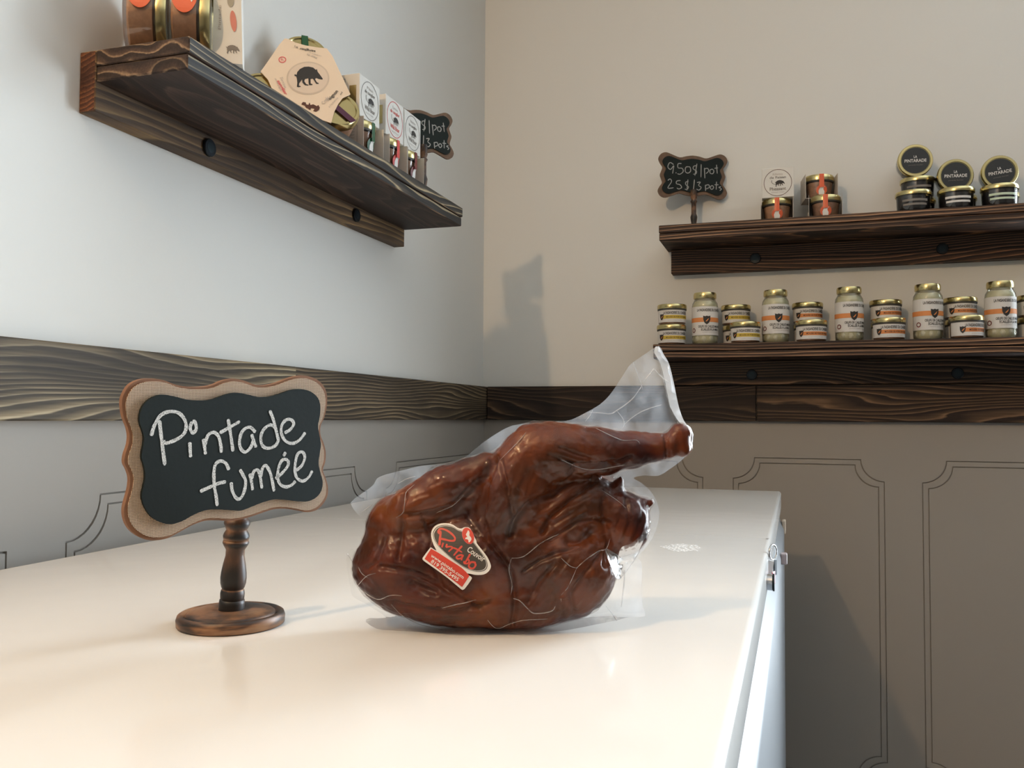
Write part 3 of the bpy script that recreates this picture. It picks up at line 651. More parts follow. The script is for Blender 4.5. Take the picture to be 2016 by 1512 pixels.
axd = Vector((.844, .536, 0)).normalized(); side = Vector((axd.y, -axd.x, 0))
p1 = Vector((-.7655, .847, ST+.0507))
def jar_frame(p):
    # local z along the axis; local -y turned towards the room and a little up
    z = axd; y = -(side*.8+Vector((0, 0, .30))).normalized(); x = y.cross(z)
    return Matrix(((x.x, y.x, z.x, p.x), (x.y, y.y, z.y, p.y), (x.z, y.z, z.z, p.z), (0, 0, 0, 1)))
big_pot(jar_frame(p1), 'brown pate pot lying on its side nearest the shelf end, gold lid rightwards')
big_pot(jar_frame(p1+axd*.0487), 'brown pate pot lying on its side, second in line beside the printed card')
# printed card carton beside the pots
pl = p1+axd*(.0487+.0368+.0110+.0195); Ml = Matrix.Translation((pl.x, pl.y, ST)) @ Matrix.Rotation(math.atan2(axd.y, axd.x), 4, 'Z')
cc = thing('carton', 'narrow white carton with a red print next to the lying pots', 'carton', M=Ml)
v, f = slab([(-.017, .0), (.018, .0), (.014, .115), (-.017, .115)], -.028, .028)
fix_normals(mesh_obj('sleeve', [(p[0], -p[2], p[1]) for p in v], f, M_CARD, cc))
fr = lambda u, v, o: (u, -.028-o, v)
b = Bag(fr); b.poly(circle(.0065, .052, .0036, .013, 20, .12), .0006); b.build('red_print', plain('soft_red', (.62, .22, .17), .5), cc)
b = Bag(fr); b.poly(circle(.003, .077, .004, .008, 20), .0005); b.build('round_print', plain('herb_print', (.36, .33, .26), .6), cc)
b = Bag(fr); b.poly(boar(.006, .018, .013), .0005); b.build('animal_print', M_INKG, cc)
b = Bag(fr); b.text('Pintade', -.0095, .055, .030, .0035, .0006, 0, PI/2); b.build('lettering', M_INKF, cc)

# triangular gift pack with three pots
A, B_, T_ = (at(522, 176, 'X', -.757), at(668, 212, 'X', -.667), at(602, 97, 'X', -.737))
n_ = np.cross(B_-A, T_-A); n_ /= np.linalg.norm(n_)
if n_[1] > 0: n_ = -n_
uu = np.cross([0, 0, 1.0], n_); uu /= np.linalg.norm(uu); vv = np.cross(n_, uu); cc0 = (A+B_+T_)/3
pp = plane_uv(cc0, uu, vv, n_); MPk = frame(cc0, uu, vv, n_)
pk = thing('gift_pack', 'triangular cream card pack of three gold-lidded pots with a boar print', 'package', (float(cc0[0]), float(cc0[1]), ST))
Mk = Matrix.Translation(-pk.location) @ MPk
Z2 = lambda x, y: (480+x/4.582, 30+y/4.582); Z8 = lambda x, y: (500+x/6.873, 40+y/6.873)
for nm, (px_, py_), rr, sealm in (('top', (602, 98), .035, M_GREEN), ('left', (521, 172), .034, None), ('right', (663, 209), .0365, M_PURP)):
    c = pp(px_, py_); Mj = Mk @ Matrix.Translation((c[0], c[1], -.052))
    j = lathe('pot', [(0, 0), (rr*.75, 0), (rr*.8, .003), (rr*.94, .036), (0, .036)], M_PATE2, pk, Mj, 32)
    l = lathe('lid', [(rr*.9, .036), (rr, .036), (rr*1.01, .039), (rr, .047), (rr*.96, .0495), (rr*.86, .0495), (rr*.82, .0475), (0, .0475)], M_GOLD, j, None, 48)
    if sealm:
        cen = pp(606, 160); dv = np.array(c)-np.array(cen); dv /= np.linalg.norm(dv); w = .0052; q = np.array([-dv[1], dv[0]])
        pts_ = [(dv*-.3*rr+q*w), (dv*1.0*rr+q*w), (dv*1.0*rr-q*w), (dv*-.3*rr-q*w)]
        b = Bag(flat); b.poly([tuple(p) for p in pts_][::-1], .0506); b.add([tuple(pts_[1]), tuple(pts_[2]), tuple(pts_[2]*1.001), tuple(pts_[1]*1.001)], [(0, 1, 2, 3)], .045); b.build('seal', sealm, j)
card = [(415,245),(460,250),(560,300),(700,340),(850,365),(985,380),(1060,480),(1150,670),(1240,860),(1305,1000),(1200,1050),(1140,1130),(1090,1230),(1045,1390),(860,1330),(700,1240),(560,1180),(380,1080),(260,960),(190,800),(90,690),(150,610),(240,480),(340,330)]
outl = [pp(*Z8(*q)) for q in card][::-1]
v, f = slab(outl, -.0012, .0); sl = fix_normals(mesh_obj('sleeve', v, f, M_CARDC, pk, Mk))
e2 = [pp(*Z8(730+290*math.cos(a), 785+225*math.sin(a))) for a in np.linspace(0, -2*PI, 48, endpoint=False)]
e3 = [pp(*Z8(730+268*math.cos(a), 785+205*math.sin(a))) for a in np.linspace(0, -2*PI, 48, endpoint=False)]
b = Bag(flat); b.poly(e2, .0003); b.build('medallion_edge', plain('card_embossed', (.60, .49, .38), .6), pk, Mk)
b = Bag(flat); b.poly(e3, .0005); b.build('medallion', plain('card_medallion', (.70, .57, .45), .6), pk, Mk)
BO = [(575,745),(555,735),(545,745),(552,760),(572,765),(580,800),(585,850),(580,905),(600,912),(635,905),(620,890),(608,895),(610,860),(650,805),(655,850),(690,885),(735,888),(735,878),(705,868),(680,830),(690,800),(735,790),(738,850),(745,882),(790,882),(790,870),(765,860),(765,800),(795,795),(820,830),(840,865),(875,865),(875,855),(850,845),(825,800),(840,785),(880,800),(925,808),(930,795),(890,740),(860,700),(850,665),(835,675),(800,645),(740,632),(680,635),(620,665),(585,705)]
b = Bag(flat); b.poly([pp(*Z8(*q)) for q in BO][::-1], .0009); b.build('boar_print', M_INK, pk, Mk)
def tline(bag, s, a, c, hpx, off=.0009, bold=0):
    a, c = np.array(pp(*Z8(*a))), np.array(pp(*Z8(*c))); d = c-a; L = np.linalg.norm(d); rot = math.atan2(d[1], d[0]); m = (a+c)/2
    bag.text(s, m[0], m[1], L, hpx*.00012, off, bold, rot)
for a_ in (('sanglier', (832, 430), (612, 390), 42, .0009, .015), ('oignon', (1010, 1075), (1120, 955), 44, .0009, .015), ('ml', (1165, 1010), (1190, 975), 24), ('80 g', (592, 375), (545, 362), 36)):
    b = Bag(flat); tline(b, *a_); b.build('lettering', M_INK, pk, Mk)
for a_ in (('Pâté de', (850, 515), (715, 465), 40), ('campagne au', (915, 495), (740, 440), 22), ('Confit', (925, 1130), (1000, 1040), 44), ("d'", (985, 1095), (1010, 1070), 36), ("à l'échalote", (1010, 1180), (1130, 1050), 26), ('Terrine', (365, 770), (430, 920), 40), ('de campagne', (290, 790), (370, 960), 26)):
    b = Bag(flat); tline(b, *a_); b.build('lettering', M_INKF, pk, Mk)
b = Bag(flat); tline(b, 'sanglier', (330, 820), (440, 1010), 46, bold=.02); b.build('lettering', M_PINK, pk, Mk); b = Bag(flat); b.poly([pp(*Z8(*q)) for q in circle(383, 535, 52, 42, 28)][::-1], .0006, [[pp(*Z8(*q)) for q in circle(383, 535, 40, 32, 28)]])
tline(b, 'R', (365, 535), (402, 535), 44); b.build('red_print', M_PINK, pk, Mk)
HERD = [(640,1140),(660,1110),(700,1115),(705,1140),(735,1150),(750,1115),(765,1150),(800,1140),(850,1165),(870,1150),(890,1185),(880,1215),(840,1240),(800,1230),(820,1200),(770,1190),(760,1220),(735,1200),(700,1185),(690,1160)]
b = Bag(flat); b.poly([pp(*Z8(*q)) for q in HERD][::-1], .0007); b.build('animal_print', M_BROWN, pk, Mk)

# cartons of small pots (front towards the room, +X); local -y is the front
def carton_front(Mx, label, ring, names, group):
    """carton turned so that its round label shows"""
    t = thing('carton', label, 'carton', M=Mx, group=group)
    w, h, d = .0355, .0690, .066
    bm_obj('sleeve', box_bm(-w, w, 0, d, 0, h, .0008, 1), M_CARD, t)
    fr = lambda u, v, o: (u, -o, v)
    b = Bag(fr); c = (0, .0345); R = .0312
    b.poly(circle(*c, R, n=48), .0004, [circle(*c, R-.0011, n=48)[::-1]]); b.build('ring_print', ring, t)
    b = Bag(fr); b.text(names[0], 0, .0545, .022, .0048, .0004); b.build('lettering', M_INKF, t); b = Bag(fr); b.text(names[3], 0, .0125, .028, .003, .0004); b.build('lettering', M_INKF, t)
    b = Bag(fr); b.text(names[1], 0, .0470, .036, .0058, .0004, .012); b.build('lettering', ring if ring is M_RED else M_INKG, t); b = Bag(fr); b.text(names[2], 0, .0205, .036, .0075, .0004, .015); b.build('lettering', ring if ring is M_RED else M_INKG, t)
    b = Bag(fr); b.poly(boar(.004, .034, .018), .0004); b.build('animal_print', M_INK, t); b = Bag(fr); b.stroke([(-.013, .041), (-.0135, .036), (-.010, .032), (-.004, .030)], .0009, .0004, 4); b.build('bowl_print', M_INK, t)
    # window in the side panel showing the lid, and a block of small print
    sd = lambda u, v, o: (-w-o, u, v)
    b = Bag(sd); b.poly([(.006, .018), (.006, .05), (.018, .05), (.018, .018)], .0006); b.build('side_window', M_GOLD, t)
    b = Bag(sd); b.poly([(.026, .030), (.026, .062), (.052, .062), (.052, .030)], .0005, [[(.0268, .0308), (.0512, .0308), (.0512, .0612), (.0268, .0612)]])
    for k in range(5): b.text('ingredients', .039, .057-.005*k, .02, .002, .0005)
    b.build('side_print', M_INKG, t)
    return t
def carton_pot(Mx, label, seal, group, content=M_PATE2, taper=.004):
    """open carton cradle: bottom, two side flaps and back, with the pot inside"""
    t = thing('carton', label, 'carton', M=Mx, group=group)
    w, d, h, k = .0360, .070, .0565, .0007
    bm = box_bm(-w, w, .004, d, 0, k)
    bm_obj('carton_floor', bm, M_CARDG, t)
    bm_obj('carton_back', box_bm(-w, w, d-k, d, k, h), M_CARDG, t)
    for s in (-1, 1):
        sl = bm_obj('side_flap', box_bm(s*w-(k if s > 0 else 0), s*w+(0 if s > 0 else k), .001, d-k, k, h), M_CARDG, t)
        if s < 0:
            b = Bag(lambda u, v, o: (-w-o, u, v)); b.poly([(.012, .012), (.012, .042), (.052, .042), (.052, .012)], .0005, [[(.0126, .0126), (.0514, .0126), (.0514, .0414), (.0126, .0414)]])
            for q in range(5): b.text('valeur nutritive', .032, .037-.005*q, .03, .002, .0005)
            b.build('side_print', M_INKG, sl)
    pot(t, Matrix.Translation((0, .035, k)), .0333, .0440, seal, True, content, .0115)
    return t
RY = lambda y, z, x=-.660: Matrix.Translation((x, y, z)) @ Matrix.Rotation(PI/2, 4, 'Z')
GC = 'pot cartons on the left wall shelf'
cols = [(1.279, M_INKG, M_GREEN, ('Pâté', 'de sanglier', 'Wild Boar', 'country pâté'), 'black ring', 'green seal', 'nearest the boar pack'),
        (1.3735, M_RED, M_RED, ('Terrine', 'de sanglier', 'Wild Boar', 'terrine'), 'red ring', 'red seal', 'middle of the row'),
        (1.4480, M_INKG, M_MAR, ('Rillettes', 'de sanglier', 'Wild Boar', 'potted meat'), 'grey ring', 'maroon seal', 'beside the half-hidden board')]
for y, ring, seal, names, rn, sn, where in cols:
    dy = .0 if y < 1.3 else .003
    carton_pot(RY(y+.004, ST, -.657), f'open carton with a small pot under {sn}, {where}', seal, GC)
    carton_front(RY(y, ST+.0568, -.664), f'white carton with {rn} label on top of its stack, {where}', ring, names, GC)

# ------------------------------------------------------------------ upper back shelf
def TB_(x, y, z, rz=0): return Matrix.Translation((x, y, z)) @ Matrix.Rotation(rz, 4, 'Z')
GP = 'pot cartons on the upper back shelf'
xp = -.0385
carton_pot(TB_(xp, 2.092, UST, .04), 'open carton with a red-sealed pot beneath the round-label pheasant carton', M_ORED, GP, M_PATE)
carton_front(TB_(xp+.002, 2.096, UST+.0568, .02), 'white carton with round pheasant label stacked on a red-sealed pot', M_BROWN, ('Rillettes', 'de Faisan', 'Pheasant', 'potted meat'), GP)
carton_pot(TB_(.0668, 2.092, UST, -.03), 'open carton with red-sealed pot, lower one of the two near the black-lid jars', M_ORED, GP)
carton_pot(TB_(.0605, 2.126, UST+.0566, .16), 'open carton with red-sealed pot, set back on top of another pot', M_ORED, GP)
def dark_jar(M, label):
    t = thing('preserve_jar', label, 'jar', M=M, group='dark jars with black lid labels')
    R, h = .0372, .036
    g = lathe('glass', [(0, 0), (R*.86, 0), (R*.90, .003), (R*.94, h-.002), (R*.94, h)], M_GLASS, t, None, 40)
    lathe('contents', [(0, .002), (R*.83, .002), (R*.87, .005), (R*.905, h-.003), (0, h-.003)], M_DARKJ, g, None, 36)
    lathe('lid', [(R*.94, h), (R, h), (R*1.005, h+.003), (R, h+.0075), (R*.96, h+.0095), (R*.84, h+.0095), (R*.815, h+.0082), (0, h+.0082)], M_GOLD, t, None, 44)
    b = Bag(flat); b.poly(circle(0, 0, R*.80, n=40), h+.0086); b.build('lid_label', M_BLACKL, t)
    b = Bag(flat); b.text('LA', 0, .0085, .007, .0058, h+.0090, .02); b.build('lettering', M_LABEL, t); b = Bag(flat); b.text('PINTARADE', 0, -.0005, .046, .0072, h+.0090, .02); b.build('lettering', M_LABEL, t)
    b = Bag(flat); b.text('pintade fumée', 0, -.0105, .03, .0025, h+.0090); b.build('small_lettering', M_INKG, t)
    return t
def dark_label(t, mat, R=.0372):
    b = Bag(wrap(R*.93))
    for z0, z1, w in ((.020, .025, .027), (.011, .0155, .025)): b.add(*quadstrip(-w, w, z0, z1, 14, 1), .0009)
    return b.build('label_band', mat, t)
dj = dark_jar(TB_(.2495, 2.094, UST), 'upright dark jar with gold lid, front bottom of the first dark stack')
dark_label(dj, M_INKG)
def face_jar(x, y, z, rz, tilt, label):
    M = Matrix.Translation((x, y, z)) @ Matrix.Rotation(rz, 4, 'Z') @ Matrix.Rotation(PI/2-tilt, 4, 'X')
    M = M @ Matrix.Translation((0, 0, -.0455))
    return M
j2 = dark_jar(TB_(.3345, 2.094, UST), 'upright dark jar with white bands, front bottom of the middle dark stack'); dark_label(j2, M_LABEL)
j3 = dark_jar(TB_(.4185, 2.092, UST), 'upright dark jar with pale green bands, front bottom of the rightmost dark stack'); dark_label(j3, plain('band_pale_green', (.55, .66, .50), .5))
for x, y, z, lab in ((.268, 2.168, UST, 'dark jar at the back carrying the second jar of the first dark stack'), (.2665, 2.160, UST+.0456, 'dark gold-lidded jar second from the bottom, under the lying lid of the first stack'),
                     (.352, 2.170, UST, 'dark jar standing behind the middle white-banded jar'), (.436, 2.169, UST, 'dark jar standing behind the rightmost green-banded jar')):
    dup(dj, TB_(x, y, z), lab)
dup(dj, face_jar(.2600, 2.134, UST+.0912+.0376, .10, 0.02, ''), 'dark jar lying atop the tallest stack, dim lid label facing out')
dup(dj, face_jar(.3385, 2.116, UST+.0456+.0376, .10, 0.02, ''), 'dark jar lying on the middle stack, lid label facing out')
dup(dj, face_jar(.4250, 2.114, UST+.0456+.0376, .06, 0.02, '') @ Matrix.Rotation(.14, 4, 'Z'), 'dark jar lying on the rightmost stack, lid label slightly rotated')

# ------------------------------------------------------------------ lower back shelf
SHIELD = [(-.5, .5), (-.2, .42), (0, .5), (.2, .42), (.5, .5), (.47, -.05), (.3, -.4), (0, -.62), (-.3, -.4), (-.47, -.05)][::-1]
def tall_jar(M, label):
    t = thing('tall_jar', label, 'jar', M=M, group='tall jars of quail eggs')
    R, H = .0303, .125
    g = lathe('glass', [(0, 0), (R*.86, 0), (R*.97, .004), (R, .010), (R, .092), (R*.97, .099), (R*.84, .106), (R*.80, .110), (R*.80, .116)], M_GLASSG, t, None, 44)
    lathe('brine', [(0, .003), (R*.82, .003), (R*.93, .008), (R*.955, .012), (R*.955, .09), (R*.92, .097), (R*.78, .104), (0, .104)], M_BRINE, g, None, 36)
    for k in range(5):
        a = -PI/2+(k-2)*.62; ov, of = ico(1)
        mesh_obj('quail_egg', [(R*.72*math.cos(a)+v[0]*.0088, R*.72*math.sin(a)+v[1]*.0088, .0135+(k % 2)*.002+v[2]*.0105) for v in ov], of, M_EGG, g, None, True)
    lathe('lid', [(R*.80, .1105), (R*.87, .1105), (R*.885, .1125), (R*.885, .1205), (R*.84, .1245), (R*.76, .1245), (R*.73, .1235), (0, .1235)], M_GOLD, t, None, 44)
    W = wrap(R)
    b = Bag(W); b.add(*quadstrip(-.052, .052, .022, .090, 30, 4), .0005); lb = b.build('label', M_LABEL, t)
    b = Bag(W); b.add(*quadstrip(-.052, .052, .053, .0635, 30, 1), .0009); b.build('stripe', M_ORANGE, lb)
    b = Bag(W); b.dpoly([(.007+x*.0165, .0585+y*.0185) for x, y in SHIELD], .0013, .002); b.build('crest', M_INK, lb)
    b = Bag(W); b.dpoly([(.0040, .0542), (.0065, .0540), (.0100, .0575), (.0118, .0625), (.0085, .0592)], .0017, .002); b.build('crest_bird', M_ORANGE, lb)
    b = Bag(W); b.text('LA FAISANDERIE DU CHASSEUR', .016, .0815, .064, .0064, .0009, .022); b.build('lettering', M_INK, lb); b = Bag(W); b.text('OEUFS DE CAILLES MARINÉS', .016, .0428, .058, .0056, .0009, .022); b.build('lettering', M_INK, lb); b = Bag(W); b.text('ÉCAILLÉS À LA MAIN', .016, .0355, .044, .0056, .0009, .022); b.build('lettering', M_INK, lb)
    b = Bag(W); b.text('marinade maison au vinaigre', .016, .0295, .04, .0024, .0009); b.build('small_lettering', M_INKF, lb)
    b = Bag(W); b.poly(circle(-.0265, .034, .0055, n=24), .0010, [circle(-.0265, .034, .0036, n=24)[::-1]]); b.build('round_mark', M_MAR, lb)
    return t
def ico(s):
    bm = bmesh.new(); bmesh.ops.create_icosphere(bm, subdivisions=s+1, radius=1); v = [tuple(x.co) for x in bm.verts]; bm.verts.index_update(); f = [tuple(y.index for y in x.verts) for x in bm.faces]; bm.free(); return v, f
TXC = [1388, 1527, 1672, 1827, 1970]
TL = ['leftmost tall jar of quail eggs on the lower back shelf', 'second tall jar of quail eggs from the left, lower back shelf', 'middle one of the five tall quail egg jars', 'fourth tall jar of quail eggs, between two orange-striped stacks', 'rightmost tall jar of quail eggs on the lower back shelf']
TJ = None
for k, px_ in enumerate(TXC):
    x = float(at(px_, 640, 'Y', 2.118)[0]); M = TB_(x, 2.118, LST, (0, .02, .06, .10, -.06)[k])
    TJ = tall_jar(M, TL[0]) if k == 0 else (dup(TJ, M, TL[k]) and TJ)
def short_jar(M, label, stripe):
    t = thing('preserve_jar', label, 'jar', M=M, group='short white-label jars')
    R, h = .0350, .0385
    g = lathe('glass', [(0, 0), (R*.84, 0), (R*.91, .003), (R*.92, h-.003), (R*.95, h)], M_GLASS, t, None, 40)
    lathe('contents', [(0, .002), (R*.82, .002), (R*.88, .005), (R*.89, h-.003), (0, h-.003)], M_PATE2, g, None, 32)
    lathe('lid', [(R*.95, h), (R*.99, h), (R, h+.002), (R, h+.008), (R*.96, h+.0103), (R*.86, h+.0103), (R*.83, h+.0092), (0, h+.0092)], M_GOLD, t, None, 44)
    lathe('under_lid_ring', [(R*.93, h-.0035), (R*.975, h-.0035), (R*.985, h-.0003), (R*.93, h-.0003)], M_RINGJ, t, None, 40)
    W = wrap(R*.92)
    b = Bag(W); b.add(*quadstrip(-.052, .052, .0055, .0345, 30, 3), .0005); lb = b.build('label', M_LABEL, t)
    b = Bag(W); b.add(*quadstrip(-.022, .052, .0135, .0220, 22, 1), .0009); b.build('stripe', stripe, lb)
    b = Bag(W); b.dpoly([(-.0225+x*.0115, .0185+y*.0135) for x, y in SHIELD], .0013, .002); b.build('crest', M_INK, lb)
    b = Bag(W); b.poly([(-.0245, .0155), (-.0225, .0150), (-.0195, .0185), (-.0185, .0215), (-.0215, .0195)], .0016); b.build('crest_bird', M_ORANGE, lb)
    b = Bag(W); b.text('LA FAISANDERIE DU CHASSEUR', .014, .0278, .064, .0066, .0009, .022); b.build('lettering', M_INK, lb)
    b = Bag(W); b.text('MOUSSE DE FOIE DE FAISAN', .016, .0178, .052, .0042, .0012, .02); b.build('lettering', M_BROWN if stripe is M_ORANGE else plain('ink_olive', (.16, .10, .02), .6), lb)
    b = Bag(W); b.text('produit artisanal du gibier', .012, .0098, .035, .0022, .0009); b.build('small_lettering', M_INKF, lb)
    return t
SJY = SJO = None
H1 = .0490
def sj(kind, M, lab):
    global SJY, SJO
    if kind == 'y':
        if SJY is None: SJY = short_jar(M, lab, M_YELLOW); return
        dup(SJY, M, lab)
    else:
        if SJO is None: SJO = short_jar(M, lab, M_ORANGE); return
        dup(SJO, M, lab)
x = float(at(1322, 640, 'Y', 2.11)[0])
sj('y', TB_(x, 2.110, LST, .05), 'yellow-striped short jar, bottom of the pair at the left end of the lower shelf')
sj('y', TB_(x+.001, 2.112, LST+H1, .02), 'yellow-striped short jar, top of the pair at the left end of the lower shelf')
sets = [('y', 1448, 1467, 'yellow-striped', 'between the first and second tall jars'), ('o', 1590, 1597, 'orange-striped', 'between the second and third tall jars'),
        ('o', 1745, 1750, 'orange-striped', 'between the third and fourth tall jars'), ('o', 1893, 1903, 'orange-striped', 'between the fourth and fifth tall jars')]
for kd, xu, xf, nm, where in sets:
    xb = float(at(xu, 620, 'Y', 2.150)[0]); xfr = float(at(xf, 655, 'Y', 2.092)[0])
    a = random.uniform(-.05, .1)
    sj(kd, TB_(xb+.003, 2.166, LST, a), f'{nm} short jar at the back bottom, {where}')
    sj(kd, TB_(xb, 2.164, LST+H1, a+.05), f'{nm} short jar on top at the back, {where}')
    sj(kd, TB_(xfr, 2.092, LST, (-.02 if xf < 1900 else .3)-a*.3), f'{nm} short jar standing in front of its pair, {where}')
sj('o', TB_(float(at(2040, 600, 'Y', 2.150)[0]), 2.164, LST, 0), 'short jar at the right picture edge, bottom of its pair')
sj('o', TB_(float(at(2040, 600, 'Y', 2.150)[0]), 2.164, LST+H1, 0), 'short jar cut by the right picture edge, top of its pair')
#@@FOWL
# ------------------------------------------------------------------ smoked guinea fowl in its vacuum bag
O3 = at(1010, 1236, 'Z', FT)                       # where it stands on the lid
A3 = np.array([_r[0], _r[1], 0.0]); A3 /= np.linalg.norm(A3)
F3 = np.array([CF[0], CF[1], 0.0]); F3 /= np.linalg.norm(F3)
SU = float((O3-CP)@CF)/FPX                         # metres per unit (one unit: about a third of a millimetre)
def loc3(x, y, W=0.0):
    """pixel -> (across, up) on the vertical plane W units nearer than the bird's middle"""
    d = ray(x, y); P0 = O3-F3*W*SU; t = ((P0-CP)@F3)/(d@F3); P = CP+d*t-O3
    return float(P@A3)/SU, float(P[2])/SU
def frac_noise(P, sc, seed=0.0, oc=3):
    return np.array([mnoise.fractal(Vector((p[0]*sc[0]+seed, p[1]*sc[1]-seed, p[2]*sc[2]+seed*.7)), 1.0, 2.0, oc) for p in P])
STEP = 3.2
GU = np.arange(-345, 385, STEP); GV = np.arange(-9.5, 425, STEP); GW = np.arange(-125, 135, STEP)
X, Y, Z = np.meshgrid(GU, GV, GW, indexing='ij', sparse=True)
X, Y, Z = X.astype(np.float32), Y.astype(np.float32), Z.astype(np.float32)
def ell(px_, py_, W, r, rot=0.0):
    cu, cv = loc3(px_, py_, W); c, s = math.cos(math.radians(rot)), math.sin(math.radians(rot))
    dx, dy, dz = X-cu, Y-cv, Z-W; u = c*dx+s*dy; v = -s*dx+c*dy
    k0 = np.sqrt((u/r[0])**2+(v/r[1])**2+(dz/r[2])**2); k1 = np.sqrt((u/r[0]**2)**2+(v/r[1]**2)**2+(dz/r[2]**2)**2)+1e-6
    return k0*(k0-1)/k1
def cone(p, q, ra, rb):
    a = np.array([*loc3(p[0], p[1], p[2]), p[2]]); b = np.array([*loc3(q[0], q[1], q[2]), q[2]]); d = b-a; L2 = d@d
    t = np.clip(((X-a[0])*d[0]+(Y-a[1])*d[1]+(Z-a[2])*d[2])/L2, 0, 1)
    return np.sqrt((X-a[0]-t*d[0])**2+(Y-a[1]-t*d[1])**2+(Z-a[2]-t*d[2])**2)-(ra+(rb-ra)*t)
def smin(a, b, k):
    h = np.clip(.5+.5*(b-a)/k, 0, 1); return b+(a-b)*h-k*h*(1-h)
D = ell(960, 1098, 0, (222, 112, 92), 6)
D = smin(D, ell(800, 1110, 6, (96, 96, 78)), 18)
D = smin(D, ell(742, 1122, 10, (46, 54, 44), 25), 12)
D = smin(D, ell(775, 1035, 4, (52, 66, 52), -22), 12)
D = smin(D, ell(905, 1165, 14, (160, 68, 80), -4), 14)
D = smin(D, ell(1030, 1175, 6, (120, 62, 78), 4), 14)
D = smin(D, ell(1115, 1118, 12, (98, 98, 82), 8), 14)
D = smin(D, ell(1075, 1010, 0, (150, 92, 70), 10), 20)
D = smin(D, ell(1215, 1030, 0, (58, 66, 52), -12), 14)
D = smin(D, cone((1225, 1000, 0), (1278, 990, 2), 34, 9), 10)
D = smin(D, ell(1232, 1034, 0, (44, 56, 46), 0), 12)
D = smin(D, cone((1214, 965, 8), (1222, 940, 8), 16, 5), 6)
TH_ = ell(1016, 955, 42, (66, 128, 56), -24)
TH_ = smin(TH_, cone((1060, 893, 40), (1120, 890, 36), 55, 53), 16)
D = smin(D, TH_, 10)
LEG = smin(cone((1090, 889, 38), (1180, 889, 32), 55, 47), cone((1180, 889, 32), (1240, 886, 28), 47, 35), 10)
LEG = smin(LEG, cone((1240, 886, 28), (1312, 878, 20), 35, 26), 8)
LEG = smin(LEG, ell(1338, 857, 18, (23, 24, 22)), 8); LEG = smin(LEG, ell(1344, 878, 18, (18, 21, 20)), 6)
D = smin(D, LEG, 9)
WG = smin(cone((958, 923, 34), (872, 962, 38), 31, 42), cone((872, 962, 38), (812, 1004, 34), 42, 46), 10)
D = smin(D, ell(905, 985, 10, (80, 40, 52), 24), 12)
D = smin(D, WG, 7)
D = smin(D, cone((800, 1010, 30), (772, 1075, 28), 40, 30), 8)
D = np.maximum(D, 1.0-Y)                            # flat where it stands on the lid

def surface_nets(F):
    nx, ny, nz = F.shape; S = F < 0
    cs = [(i, j, k) for i in (0, 1) for j in (0, 1) for k in (0, 1)]
    sl = lambda A, c: A[c[0]:nx-1+c[0], c[1]:ny-1+c[1], c[2]:nz-1+c[2]]
    cnt = sum(sl(S, c).astype(np.int8) for c in cs); act = (cnt > 0) & (cnt < 8)
    idx = -np.ones(act.shape, np.int64); ii = np.argwhere(act); idx[act] = np.arange(len(ii))
    val = {c: sl(F, c)[act] for c in cs}; acc = np.zeros((len(ii), 3)); n = np.zeros(len(ii))
    for c in cs:
        for ax in range(3):
            if c[ax]: continue
            d = list(c); d[ax] = 1; d = tuple(d); a, b = val[c], val[d]; m = (a < 0) != (b < 0)
            t = np.where(m, a/(a-b+1e-12), 0); p = np.tile(np.array(c, float), (len(ii), 1)); p[:, ax] += t
            acc[m] += p[m]; n[m] += 1
    P = ii+acc/n[:, None]
    quads = []
    for ax in range(3):
        o1, o2 = [(1, 2), (2, 0), (0, 1)][ax]
        lo = [slice(None)]*3; hi = [slice(None)]*3; lo[ax] = slice(0, -1); hi[ax] = slice(1, None)
        a, b = S[tuple(lo)], S[tuple(hi)]; e = np.argwhere(a != b)
        e = e[(e[:, o1] > 0) & (e[:, o2] > 0) & (e[:, o1] < F.shape[o1]-1) & (e[:, o2] < F.shape[o2]-1)]
        def g(d1, d2):
            q = e.copy(); q[:, o1] -= d1; q[:, o2] -= d2; return idx[q[:, 0], q[:, 1], q[:, 2]]
        Q = np.stack([g(1, 1), g(0, 1), g(0, 0), g(1, 0)], 1); fl = ~a[tuple(e.T)]; Q[fl] = Q[fl][:, ::-1]
        quads.append(Q)
    Q = np.concatenate(quads); return P, Q[(Q >= 0).all(1)]
def grid_to_loc(P): return np.stack([GU[0]+P[:, 0]*STEP, GV[0]+P[:, 1]*STEP, GW[0]+P[:, 2]*STEP], 1)
def grad_at(F, P):
    g = np.gradient(F); q = np.clip(np.round(P).astype(int), 0, np.array(F.shape)-1); N_ = np.stack([k[q[:, 0], q[:, 1], q[:, 2]] for k in g], 1)
    return N_/(np.linalg.norm(N_, axis=1)[:, None]+1e-9)
def blur(F, r, it=2):
    for _ in range(it):
        for ax in range(3):
            pad = [(0, 0)]*3; pad[ax] = (r+1, r); C_ = np.cumsum(np.pad(F, pad, mode='edge'), axis=ax, dtype=np.float64)
            n = F.shape[ax]; a = [slice(None)]*3; b = [slice(None)]*3; a[ax] = slice(2*r+1, 2*r+1+n); b[ax] = slice(0, n)
            F = ((C_[tuple(a)]-C_[tuple(b)])/(2*r+1)).astype(np.float32)
    return F
def to_world(L): return O3+A3*(L[:, 0:1]*SU)+np.array([0, 0, 1.0])*(L[:, 1:2]*SU)-F3*(L[:, 2:3]*SU)
def relax(P, Q_, it, lam=.6):
    e = np.concatenate([Q_[:, [0, 1]], Q_[:, [1, 2]], Q_[:, [2, 3]], Q_[:, [3, 0]]]); e = np.concatenate([e, e[:, ::-1]])
    deg = np.bincount(e[:, 0], minlength=len(P)).astype(float)[:, None]+1e-9
    for _ in range(it):
        S_ = np.stack([np.bincount(e[:, 0], weights=P[e[:, 1], k], minlength=len(P)) for k in range(3)], 1); P = P+lam*(S_/deg-P)
    return P
